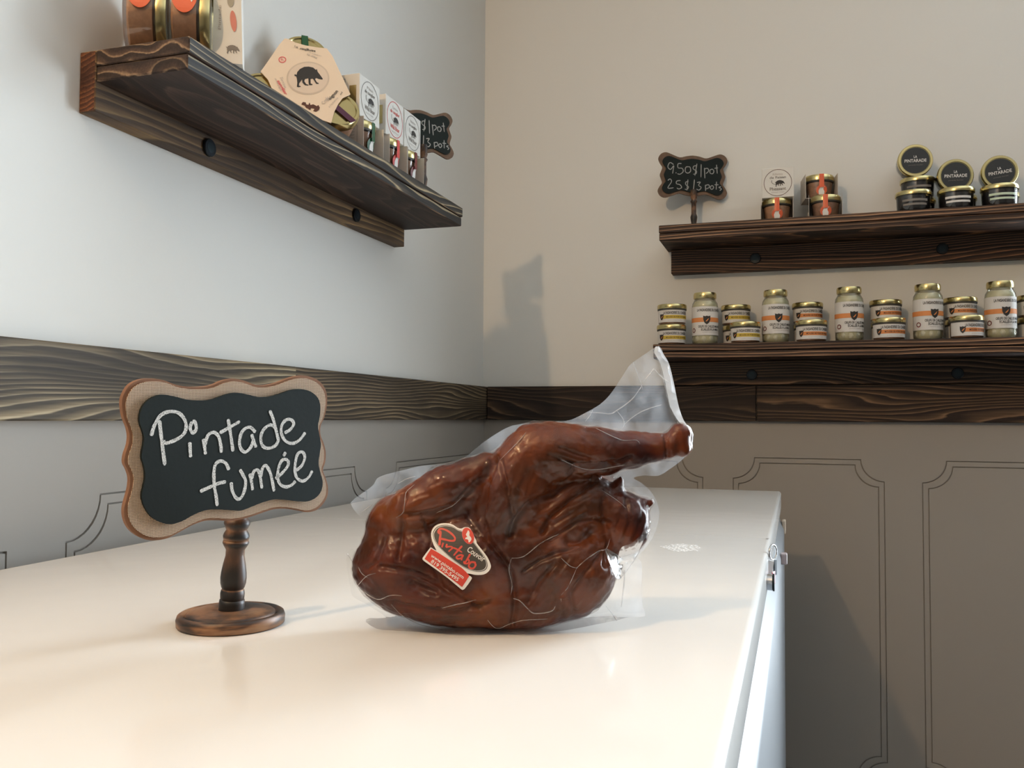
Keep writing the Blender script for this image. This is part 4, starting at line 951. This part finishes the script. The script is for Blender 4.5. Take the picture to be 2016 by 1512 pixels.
def vnormals(P, Q_):
    n = np.cross(P[Q_[:, 2]]-P[Q_[:, 0]], P[Q_[:, 3]]-P[Q_[:, 1]]); V_ = np.zeros_like(P)
    for k in range(4):
        for c in range(3): V_[:, c] += np.bincount(Q_[:, k], weights=n[:, c], minlength=len(P))
    return V_/(np.linalg.norm(V_, axis=1)[:, None]+1e-9)
G, Q = surface_nets(D); L3 = relax(grid_to_loc(G), Q, 4); NR = vnormals(L3, Q)
if (NR*grad_at(D, G)).sum() < 0: NR = -NR
# muscle creases on the side towards the room, laid along lines (pixel traces on the flank)
def seg_dist(P2, line):
    d = np.full(len(P2), 1e9)
    for a, b in zip(line[:-1], line[1:]):
        a, b = np.array(a), np.array(b); v = b-a; t = np.clip(((P2-a)@v)/(v@v+1e-9), 0, 1); d = np.minimum(d, np.linalg.norm(P2-a-t[:, None]*v, axis=1))
    return d
CREASE = [(13, 6, [(800,1012),(835,1010),(867,1006),(891,1000),(915,977),(956,936),(968,905)]), (9, 5, [(797,975),(791,1006),(794,1034),(788,1095)]),
 (8, 5, [(975,900),(957,960),(948,1015),(965,1060),(1003,1115),(1012,1150)]), (9, 5, [(922,1017),(955,1055),(988,1090),(1008,1125),(1014,1180),(1008,1232)]),
 (12, 6, [(1140,938),(1105,955),(1085,972),(1040,992),(1019,1016),(1005,1050)]), (10, 5, [(1175,945),(1145,968),(1121,984),(1085,1013),(1067,1045)]),
 (7, 4, [(1200,1030),(1170,1022),(1138,1026),(1103,1047),(1080,1060)]), (9, 5, [(750,1112),(790,1116),(823,1124),(862,1142),(905,1168),(945,1192)]),
 (6, 5, [(775,1185),(840,1192),(900,1198),(965,1180)]), (8, 6, [(1190,985),(1188,1030),(1200,1070),(1190,1110)]), (7, 4, [(1030,1120),(1060,1100),(1090,1085),(1140,1072)]),
 (6, 4, [(1040,1180),(1060,1140),(1090,1105)]), (6, 4, [(1128,1200),(1120,1160),(1150,1120),(1185,1085)]), (7, 4, [(1100,905),(1140,918),(1190,915),(1240,900)]),
 (5, 3.5, [(1080,895),(1110,905),(1150,930)]), (5, 3.5, [(1100,880),(1135,893),(1175,905)]), (5, 4, [(760,1060),(745,1100),(722,1120)]), (6, 4, [(835,1020),(850,1060),(845,1100),(870,1140)]),
 (6, 4, [(985,905),(1000,960),(1010,1010)]), (5, 4, [(1235,985),(1240,1030),(1225,1070)]), (9, 5, [(1322,836),(1314,858),(1318,902)]), (22, 12, [(1135,928),(1165,926),(1200,925)]), (14, 9, [(1120,1062),(1145,1060),(1165,1048)]), (9, 6, [(815,1145),(860,1160)])]
P2 = L3[:, :2]; front = np.clip(NR[:, 2]*1.6+.15, 0, 1); disp = np.zeros(len(L3))
for dep, sg_, line in CREASE:
    ln = [loc3(a, b, 55) for a, b in line]; disp -= dep*front*np.exp(-(seg_dist(P2, ln)/sg_)**2)
disp += 2.6*frac_noise(L3, (.022, .022, .022), 3.3, 3)
disp -= 1.5*np.clip(np.array([mnoise.ridged_multi_fractal(Vector((p[0]*.035+p[1]*.012, p[1]*.05-p[0]*.02, p[2]*.04)), 1.0, 2.1, 3, 1.0, 2.0) for p in L3])-1.0, -1, 1.2)
def dirfield(cx, cy, ang): 
    a = math.radians(ang); c, s = math.cos(a), math.sin(a); u0, v0 = loc3(cx, cy, 50); x, y = P2[:, 0]-u0, P2[:, 1]-v0
    return np.stack([c*x+s*y, -s*x+c*y, L3[:, 2]], 1)
def region(cx, cy, rx, ry, rot=0):
    u0, v0 = loc3(cx, cy, 50); a = math.radians(rot); c, s = math.cos(a), math.sin(a); x, y = P2[:, 0]-u0, P2[:, 1]-v0
    return np.clip(1.6-1.6*np.sqrt(((c*x+s*y)/rx)**2+((-s*x+c*y)/ry)**2), 0, 1)*front
for cx, cy, ang, rx, ry, amp in ((985, 1000, 66, 130, 60, 3.4), (1110, 1010, 28, 110, 60, 3.2), (870, 975, 28, 110, 45, 2.0), (1170, 900, -38, 90, 40, 2.6), (1090, 1150, 58, 120, 80, 2.6), (860, 1190, 8, 130, 50, 2.2), (800, 1080, -60, 80, 70, 2.4), (1235, 1040, 70, 50, 60, 2.2)):
    F_ = dirfield(cx, cy, ang); disp += 1.35*amp*region(cx, cy, rx, ry, ang)*frac_noise(F_, (.010, .085, .02), cx*.01, 3)
L3 = L3+NR*disp[:, None]; L3[:, 1] = np.maximum(L3[:, 1], 1.2)

def meat_mat():
    m, nt, b, L = new_mat('smoked_skin'); N = nt.nodes.new; tc = N('ShaderNodeTexCoord')
    n = N('ShaderNodeTexNoise'); n.inputs['Scale'].default_value = 24; n.inputs['Detail'].default_value = 5; n.inputs['Distortion'].default_value = .6; L(tc.outputs['Object'], n.inputs['Vector'])
    r = ramp(nt, [(.36, (.010, .004, .003)), (.45, (.052, .009, .004)), (.55, (.125, .024, .006)), (.66, (.185, .046, .010)), (.76, (.20, .078, .018))]); L(n.outputs['Fac'], r.inputs['Fac'])
    n2 = N('ShaderNodeTexNoise'); n2.inputs['Scale'].default_value = 11; n2.inputs['Detail'].default_value = 3; L(tc.outputs['Object'], n2.inputs['Vector'])
    r2 = ramp(nt, [(.40, (.072, .009, .006)), (.60, (.16, .046, .011))]); L(n2.outputs['Fac'], r2.inputs['Fac'])
    mx = N('ShaderNodeMix'); mx.data_type = 'RGBA'; mx.inputs['Factor'].default_value = .4; L(r.outputs[0], mx.inputs['A']); L(r2.outputs[0], mx.inputs['B']); L(mx.outputs['Result'], b.inputs['Base Color'])
    b.inputs['Roughness'].default_value = .32; b.inputs['Specular IOR Level'].default_value = .3
    b.inputs['Coat Weight'].default_value = .0; b.inputs['Coat Roughness'].default_value = .08
    n3 = N('ShaderNodeTexNoise'); n3.inputs['Scale'].default_value = 150; n3.inputs['Detail'].default_value = 3; L(tc.outputs['Object'], n3.inputs['Vector'])
    bp = N('ShaderNodeBump'); bp.inputs['Strength'].default_value = .12; bp.inputs['Distance'].default_value = .002; L(n2.outputs['Fac'], bp.inputs['Height']); L(bp.outputs[0], b.inputs['Normal'])
    return m
bird_t = thing('smoked_guinea_fowl', 'vacuum-packed reddish brown smoked guinea fowl standing on the white freezer lid', 'poultry', tuple(O3))
MB = Matrix.Translation(-Vector(O3))
meat = mesh_obj('carcass', to_world(L3), Q, meat_mat(), bird_t, MB, True)

# shrink-wrapped film: the bird's form with its hollows bridged
FD = np.minimum(blur(D, 3, 2)-3.2, D-2.6); FD = np.maximum(FD, .5-Y)
G2, Q2 = surface_nets(FD); L2 = relax(grid_to_loc(G2), Q2, 4); N2_ = vnormals(L2, Q2); N2_ = N2_*np.sign((N2_*grad_at(FD, G2)).sum())
def ridged(P, sc, seed):
    return np.array([mnoise.ridged_multi_fractal(Vector((p[0]*sc+seed, p[1]*sc, p[2]*sc-seed)), 1.0, 2.1, 3, 1.0, 2.0) for p in P])
f2 = np.clip(N2_[:, 2]+.4, 0, 1)
d2 = 2.2*(ridged(L2, .030, 4.0)-1.1)+.9*frac_noise(L2, (.05, .05, .05), 9.1, 2)
L2 = L2+N2_*np.clip(d2, -1.2, 4.0)[:, None]; L2[:, 1] = np.maximum(L2[:, 1], .7)
M_FILM = film_bump(clear('vacuum_film', (.99, .98, .97), .018, .028, 0, k=.30), 40, .9, .0036)
mesh_obj('film', to_world(L2), Q2, M_FILM, bird_t, MB, True)
# height of the film towards the room over each (across, up)
ins = FD < 0; top = np.where(ins.any(2), GW[GW.size-1-np.argmax(ins[:, :, ::-1], axis=2)], np.nan)
def film_w(u, v, dflt=0.0):
    i = (u-GU[0])/STEP; j = (v-GV[0])/STEP; i0, j0 = int(np.clip(i, 0, len(GU)-2)), int(np.clip(j, 0, len(GV)-2)); fi, fj = i-i0, j-j0
    c = top[i0:i0+2, j0:j0+2]
    if np.isnan(c).any(): return dflt if np.isnan(c).all() else float(np.nanmax(c))
    return float(c[0, 0]*(1-fi)*(1-fj)+c[1, 0]*fi*(1-fj)+c[0, 1]*(1-fi)*fj+c[1, 1]*fi*fj)

# loose margins of the bag round the bird
def sheet_w(u, v, x=0, y=0):
    w = 4*mnoise.fractal(Vector((u*.018, v*.018, 2.2)), 1.0, 2.0, 3)*2.0+5.0*(mnoise.ridged_multi_fractal(Vector((u*.011+3, v*.011, .3)), 1.0, 2.0, 2, 1.0, 2.0)-1.0)
    if v < 26: w = w*max(v, 0)/26+(26-v)*(2.2+.25*math.sin(u*.05))
    return w
RIM = [(690,990),(712,972),(735,955),(742,942),(760,934),(800,924),(830,917),(868,914),(903,908),(925,893),(950,872),(980,852),(1008,838),(1050,832),(1100,830),(1125,826),(1152,813),(1180,797),(1200,778),(1218,752),(1234,727),(1244,715),(1270,697),(1297,681),(1306,697),(1316,715),(1324,745),(1331,780),(1337,805),(1346,828),(1358,842),(1366,856),(1363,876),(1358,889),(1340,908),(1315,926),(1296,937),(1268,936),(1247,941),(1262,950),(1280,966),(1292,985),(1298,1010),(1294,1035),(1284,1060),(1268,1082),(1256,1098),(1263,1106),(1264,1130),(1263,1165),(1266,1195),(1270,1213),(1235,1216),(1212,1222),(1170,1230),(1120,1240),(1060,1247),(1040,1249),(1000,1246),(960,1247),(915,1248),(870,1247),(820,1244),(770,1241),(742,1238),(720,1224),(728,1217),(760,1216),(738,1200),(715,1186),(694,1174),(690,1158),(683,1120),(683,1088),(694,1080),(708,1092),(716,1066),(722,1048),(712,1022),(702,1010)]
RIM = [tuple(p) for p in catmull(RIM, 2)]
def in_poly(x, y, P):
    c = False; j = len(P)-1
    for i in range(len(P)):
        (xi, yi), (xj, yj) = P[i], P[j]
        if (yi > y) != (yj > y) and x < (xj-xi)*(y-yi)/(yj-yi)+xi: c = not c
        j = i
    return c
def edge_dist(x, y, P):
    P = np.array(P); a, b = P, np.roll(P, -1, 0); v = b-a; t = np.clip((((x, y)-a)*v).sum(1)/((v*v).sum(1)+1e-9), 0, 1); return np.linalg.norm((x, y)-a-t[:, None]*v, axis=1).min()
inn = []
for gx in np.arange(684, 1368, 6.5):
    for gy in np.arange(684, 1250, 6.5):
        x, y = gx+random.uniform(-1.6, 1.6), gy+random.uniform(-1.6, 1.6)
        if in_poly(x, y, RIM) and edge_dist(x, y, RIM) > 3.5: inn.append((x, y))
cdt = mgeo.delaunay_2d_cdt([Vector(p) for p in RIM+inn], [], [list(range(len(RIM)))], 1, 1e-5)
SP = []
for p in cdt[0]:
    w = 0.0
    for _ in range(3):
        u, v = loc3(p.x, p.y, w); w = sheet_w(u, v)
    # the lit right-hand edge of the top corner is folded back
    if p.y < 850 and p.x > 1100:
        e = np.array([(1297,681),(1316,715),(1331,780),(1346,828),(1366,856)]); xe = np.interp(p.y, e[:, 1], e[:, 0]); dd = xe-p.x
        if 0 <= dd < 22: w -= (22-dd)*1.1
    u, v = loc3(p.x, p.y, w); SP.append((u, max(v, .5), w))
SP = np.array(SP)
def margin_mat():
    m, nt, b, L = new_mat('bag_margin'); nt.nodes.remove(b); N = nt.nodes.new; out = nt.nodes['Material Output']; tc = N('ShaderNodeTexCoord')
    n = N('ShaderNodeTexNoise'); n.inputs['Scale'].default_value = 24; n.inputs['Detail'].default_value = 3; n.inputs['Distortion'].default_value = 1.0; L(tc.outputs['Object'], n.inputs['Vector'])
    tr = N('ShaderNodeBsdfTransparent'); gl = N('ShaderNodeBsdfGlossy'); gl.inputs['Roughness'].default_value = .14
    tl = N('ShaderNodeBsdfTranslucent'); tl.inputs[0].default_value = (.92, .95, 1, 1); df = N('ShaderNodeBsdfDiffuse'); df.inputs[0].default_value = (.9, .93, .97, 1)
    h = N('ShaderNodeMixShader'); h.inputs[0].default_value = .6; L(df.outputs[0], h.inputs[1]); L(tl.outputs[0], h.inputs[2])
    mr = N('ShaderNodeMapRange'); mr.inputs['From Min'].default_value = .35; mr.inputs['From Max'].default_value = .7; mr.inputs['To Min'].default_value = .06; mr.inputs['To Max'].default_value = .26; L(n.outputs['Fac'], mr.inputs['Value'])
    k = N('ShaderNodeMixShader'); L(mr.outputs[0], k.inputs[0]); L(tr.outputs[0], k.inputs[1]); L(h.outputs[0], k.inputs[2])
    lw = N('ShaderNodeLayerWeight'); lw.inputs['Blend'].default_value = .3
    mx = N('ShaderNodeMixShader'); L(math_node(nt, 'ADD', math_node(nt, 'MULTIPLY', lw.outputs['Fresnel'], .4), .05), mx.inputs[0]); L(k.outputs[0], mx.inputs[1]); L(gl.outputs[0], mx.inputs[2]); L(mx.outputs[0], out.inputs[0])
    bp = N('ShaderNodeBump'); bp.inputs['Strength'].default_value = .45; bp.inputs['Distance'].default_value = .004; L(n.outputs['Fac'], bp.inputs['Height']); L(bp.outputs[0], gl.inputs['Normal'])
    return m
mesh_obj('bag_margin', to_world(SP), cdt[2], margin_mat(), bird_t, MB, True)

# the folded right-hand edge of the bag, doubled film that catches the daylight
ED = catmull([(1297,682),(1307,698),(1317,716),(1325,746),(1332,781),(1338,806),(1347,829),(1359,843),(1366,856)], 5, False)
ev, ef = [], []
for i_, (x, y) in enumerate(ED):
    k_ = 17*min(1, .35+i_/6)*max(.25, 1-max(0, i_-24)/18)
    for j_ in range(4):
        xx = x-k_*j_/3; w = sheet_w(*loc3(xx, y, 0))-(22-min(22, k_*j_/3))*1.1+2.5; u, v = loc3(xx, y, w); ev.append((u, v, w))
for i_ in range(len(ED)-1):
    for j_ in range(3): a_ = i_*4+j_; ef.append((a_, a_+1, a_+5, a_+4))
mesh_obj('folded_edge', to_world(np.array(ev)), ef, clear('film_doubled', (1, 1, 1), .08, .2, .86, (1, 1, 1), translucent=.6), bird_t, MB, True)

# raised film folds: thin ribs of doubled film
def rib(path, r, on_bird):
    pts = catmull(path, 5, False); C3_ = []
    for x, y in pts:
        w = 30.0
        for _ in range(4):
            u, v = loc3(x, y, w); s = sheet_w(u, v)+1.5; f = film_w(u, v, np.nan); w = s if np.isnan(f) or not on_bird else f+.6
        u, v = loc3(x, y, w); C3_.append((u, max(v, .8), w))
    C3_ = np.array(C3_); n = len(C3_); T = np.gradient(C3_, axis=0); T /= np.linalg.norm(T, axis=1)[:, None]+1e-9
    S_ = np.cross(T, [0, 0, 1.0]); S_ /= np.linalg.norm(S_, axis=1)[:, None]+1e-9; B2 = np.cross(S_, T)
    vs, fs = [], []
    for i in range(n):
        q = r*(.35+.65*math.sin(PI*min(max(i/(n-1), .04), .96))**.5)
        for k in range(5):
            a = 2*PI*k/5; vs.append(C3_[i]+S_[i]*math.cos(a)*q+B2[i]*math.sin(a)*q)
    for i in range(n-1):
        for k in range(5): fs.append((i*5+k, i*5+(k+1) % 5, (i+1)*5+(k+1) % 5, (i+1)*5+k))
    return np.array(vs), fs
Z3 = lambda x, y: (1100+x/6.3, 670+y/6.3)
ZB = lambda x, y: (960+x/5.93, 1050+y/5.93)
ZL = lambda x, y: (680+x/6.3, 1060+y/6.3)
ZW = lambda x, y: (640+x/6.3, 900+y/6.3)
RIBS = [(1.0, 0, [Z3(*p) for p in [(330,1005),(390,930),(420,870)]]), (1.1, 0, [Z3(*p) for p in [(380,890),(520,900),(640,910),(720,870),(900,740),(1000,610),(1030,560)]]), (.9, 0, [Z3(*p) for p in [(800,1090),(830,1030),(950,930),(1080,860),(1270,800)]]),
 (.9, 0, [Z3(*p) for p in [(1180,350),(1130,420),(1060,500)]]), (.9, 0, [Z3(*p) for p in [(1180,350),(1270,450),(1370,520)]]), (.8, 0, [Z3(*p) for p in [(920,270),(980,420),(1030,560),(1035,610)]]), (.8, 0, [Z3(*p) for p in [(720,870),(800,980),(810,1060),(770,1100)]]),
 (1.0, 1, [Z3(*p) for p in [(460,1090),(620,1170),(720,1215),(820,1245),(960,1240),(1010,1290)]]), (1.0, 0, [Z3(*p) for p in [(1350,1480),(1450,1390),(1590,1330),(1650,1300)]]),
 (1.1, 1, [ZB(*p) for p in [(280,290),(420,270),(600,130),(720,60),(830,10)]]), (1.2, 1, [ZB(*p) for p in [(1040,405),(1120,330),(1200,270),(1300,205),(1385,180),(1430,60)]]), (.9, 1, [ZB(*p) for p in [(860,290),(960,380),(1040,405)]]), (1.0, 1, [ZB(*p) for p in [(1385,180),(1460,220),(1530,275),(1640,360)]]),
 (.8, 1, [ZB(*p) for p in [(1040,405),(990,520),(930,640),(860,720),(860,800)]]), (1.2, 1, [ZB(*p) for p in [(300,760),(380,790),(460,870),(550,935),(740,910),(790,850)]]), (.8, 1, [ZB(*p) for p in [(275,300),(250,430),(285,600),(270,720)]]), (1.0, 1, [ZB(*p) for p in [(0,1010),(60,1080),(130,1110),(250,1060),(420,1015),(700,1000)]]),
 (1.3, 0, [ZB(*p) for p in [(1600,430),(1590,620),(1560,860)]]), (1.2, 0, [ZB(*p) for p in [(1380,850),(1450,930),(1510,1020)]]), (1.0, 0, [ZB(*p) for p in [(1520,545),(1600,470),(1700,330),(1780,200)]]),
 (.9, 1, [ZL(*p) for p in [(150,590),(260,470),(380,430)]]), (.8, 1, [ZL(*p) for p in [(160,350),(200,430),(280,490)]]), (1.0, 1, [ZL(*p) for p in [(180,620),(300,710),(420,755),(560,705),(700,712)]]), (1.0, 1, [ZL(*p) for p in [(1200,865),(1350,825),(1480,800),(1620,760)]]),
 (.9, 1, [ZL(*p) for p in [(570,820),(700,950),(900,1060),(1200,1130)]]), (.9, 0, [ZL(*p) for p in [(20,190),(120,340)]]), (.9, 1, [ZW(*p) for p in [(1380,690),(1500,640),(1600,590),(1720,470)]]), (.9, 1, [ZW(*p) for p in [(880,750),(970,680),(990,520),(1010,430),(1110,340)]]),
 (.9, 0, [ZW(*p) for p in [(900,330),(1010,270),(1120,240)]]), (.8, 0, [ZW(*p) for p in [(690,600),(740,480),(760,430)]]), (.8, 0, [ZW(*p) for p in [(470,670),(580,590)]]), (.8, 1, [(1105,905),(1160,925),(1230,915)]), (.8, 1, [(985,905),(1020,870),(1035,852)]), (.8, 1, [(1185,965),(1215,985),(1232,1000)])]
M_RIB = clear('film_fold', (1, 1, 1), .10, .12, .17, (.95, .95, .95))
for r, ob, path in RIBS:
    v, f = rib(path, r, ob); mesh_obj('film_fold', to_world(v), f, M_RIB, bird_t, MB, True)
# loose flaps of film standing off the lower right
def flap(poly, lift):
    P = catmull(poly, 4); c = np.mean(np.array(P), 0)
    ip = [tuple(c+(np.array(p)-c)*k) for k in (.33, .66) for p in P[::2]]+[tuple(c)]
    cd = mgeo.delaunay_2d_cdt([Vector(p) for p in P+ip], [], [list(range(len(P)))], 1, 1e-5); R_ = []
    for p in cd[0]:
        w = 30.0
        for _ in range(4):
            u, v = loc3(p.x, p.y, w); f = film_w(u, v, np.nan); w = (sheet_w(u, v) if np.isnan(f) else f)+lift+1.5*mnoise.noise(Vector((u*.05, v*.05, 1)))
        u, v = loc3(p.x, p.y, w); R_.append((u, max(v, .9), w))
    return np.array(R_), cd[2]
M_FLAP = clear('film_flap', (1, 1, 1), .02, .15, .07, (.92, .95, 1), .4, 60, .6)
for poly, li in (([ZB(*p) for p in [(1370,180),(1500,240),(1640,360),(1590,480),(1515,545),(1440,380)]], 3), ([ZB(*p) for p in [(1545,190),(1690,110),(1890,-60),(1800,130),(1660,400),(1520,480)]], 3)):
    v, f = flap(poly, li); mesh_obj('film_flap', to_world(v), f, M_FLAP, bird_t, MB, True)

# maker's sticker, pressed onto the film
ZS = lambda x, y: (820+x/8.894, 1010+y/8.894)
sp_ = []
for x in np.arange(830, 972, 9):
    for y in np.arange(1028, 1166, 9):
        w = 60.0
        for _ in range(3): u, v = loc3(x, y, w); w = film_w(u, v, 60)
        sp_.append((u, v, w))
sp_ = np.array(sp_); um, vm = sp_[:, 0].mean(), sp_[:, 1].mean()
bas = lambda u, v: np.stack([np.ones_like(u), (u-um)/60, (v-vm)/60, ((u-um)/60)**2, ((v-vm)/60)**2, (u-um)*(v-vm)/3600], -1)
co = np.linalg.lstsq(bas(sp_[:, 0], sp_[:, 1]), sp_[:, 2], rcond=None)[0]
def stick(x, y, off):
    X_, Y_ = ZS(x, y); w = 60.0
    for _ in range(3): u, v = loc3(X_, Y_, w); w = float(bas(np.array(u), np.array(v))@co)+5.5+off
    u, v = loc3(X_, Y_, w); p = to_world(np.array([[u, v, w]]))[0]; return tuple(p)
def sbuild(b, name, mat, par): return mesh_obj(name, b.v, b.f, mat, par, None if par is not bird_t else MB)
EW = [(255,360),(275,290),(320,230),(390,192),(470,178),(560,182),(640,205),(720,258),(785,272),(830,252),(890,248),(940,272),(985,360),(1050,490),(1055,530),(1150,650),(1240,770),(1295,890),(1300,960),(1255,1030),(1180,1075),(1080,1085),(1000,1078),(930,1062),(890,1065),(960,1120),(960,1165),(850,1320),(810,1342),(775,1330),(560,1150),(330,980),(130,840),(106,795),(125,760),(230,620),(262,607),(350,660),(300,560),(265,450)]
EB = [(285,370),(305,305),(350,250),(420,220),(500,208),(590,220),(660,248),(720,290),(800,318),(900,380),(1010,520),(1110,650),(1190,760),(1235,860),(1240,940),(1200,1000),(1120,1025),(1020,1020),(900,985),(780,920),(640,820),(500,700),(380,580),(310,470)]
EG = [(c[0]+(x-c[0])*.955, c[1]+(y-c[1])*.955) for c in [(760, 620)] for x, y in EB]
RR = [(150,790),(245,640),(265,630),(420,720),(620,850),(790,960),(915,1085),(918,1110),(815,1270),(790,1290),(720,1235),(500,1070),(300,920),(160,815)]
st = Bag(stick); st.poly(catmull(EW, 2)[::-1], 0); st_o = sbuild(st, 'sticker', M_WHITE, bird_t)
def layer(name, polys, mat, off, holes=()):
    b = Bag(stick)
    for p in polys: b.poly(p[::-1], off, holes)
    o = mesh_obj(name, b.v, b.f, mat, st_o); o.matrix_parent_inverse = Matrix(); return o
M_STB = plain('sticker_charcoal', (.055, .047, .040), .5); M_STR = plain('sticker_red', (.60, .055, .032), .45)
layer('oval_rim', [catmull(EB, 3)], M_STB, .35); layer('oval_line', [catmull([(c[0]+(x-c[0])*.975, c[1]+(y-c[1])*.975) for c in [(760, 620)] for x, y in EB], 3)], M_WHITE, .5); layer('oval', [catmull(EG, 3)], M_STB, .65)
layer('address_band', [catmull(RR, 2)], M_STR, .5)
layer('badge_rim', [circle(903, 400, 98, 150, 36, -.35)], M_PINK, .8); layer('badge', [circle(903, 400, 92, 142, 36, -.35)], M_STR, 1.0)
layer('badge_bird', [catmull([(905,300),(930,345),(925,390),(955,430),(960,470),(925,515),(910,508),(905,470),(870,455),(855,460),(860,430),(890,420),(865,380),(885,340)], 2)], M_WHITE, 1.3)
sb = Bag(stick)
for s, w in (([(400,570),(410,460),(420,360),(410,310)], 44), ([(385,300),(430,275),(520,300),(610,360),(670,430),(660,480),(590,485),(500,465),(430,450)], 36), ([(385,300),(380,340),(415,370)], 30), ([(470,520),(455,560),(445,605)], 32), ([(535,540),(515,600)], 30),
             ([(515,600),(560,590),(605,590),(630,610),(600,640),(560,675)], 30), ([(800,575),(730,650),(650,745)], 34), ([(640,605),(720,640),(800,690)], 28), ([(810,735),(750,740),(700,770),(720,800),(780,790),(815,740),(790,800),(790,830)], 32), ([(940,715),(900,790),(850,870)], 34), ([(880,800),(920,830),(900,880),(840,880),(830,840)], 30), ([(1040,870),(960,860),(915,920),(940,965),(1000,965),(1035,910),(1020,880)], 34)):
    sb.stroke(s, w, .95, 5)
o = mesh_obj('lettering', sb.v, sb.f, plain('script_red', (.62, .075, .05), .45), st_o)
def sline(name, items, mat, off):
    b = Bag(lambda u, v, o_: stick(u, -v, o_))
    for s, a, c, hgt, bold in items:
        dx, dy = c[0]-a[0], -(c[1]-a[1]); b.text(s, (a[0]+c[0])/2, -(a[1]+c[1])/2, math.hypot(dx, dy), hgt, off, bold, math.atan2(dy, dx))
    return mesh_obj(name, b.v, b.f, mat, st_o)
sline('lettering', [('Couvoir', (905, 620), (1195, 815), 105, .01)], M_WHITE, .95)
sline('lettering', [('www.pintabo.com', (262, 735), (828, 1130), 62, .015)], M_WHITE, .85); sline('lettering', [('819 395-5495', (262, 835), (735, 1170), 68, .015)], M_WHITE, .85)
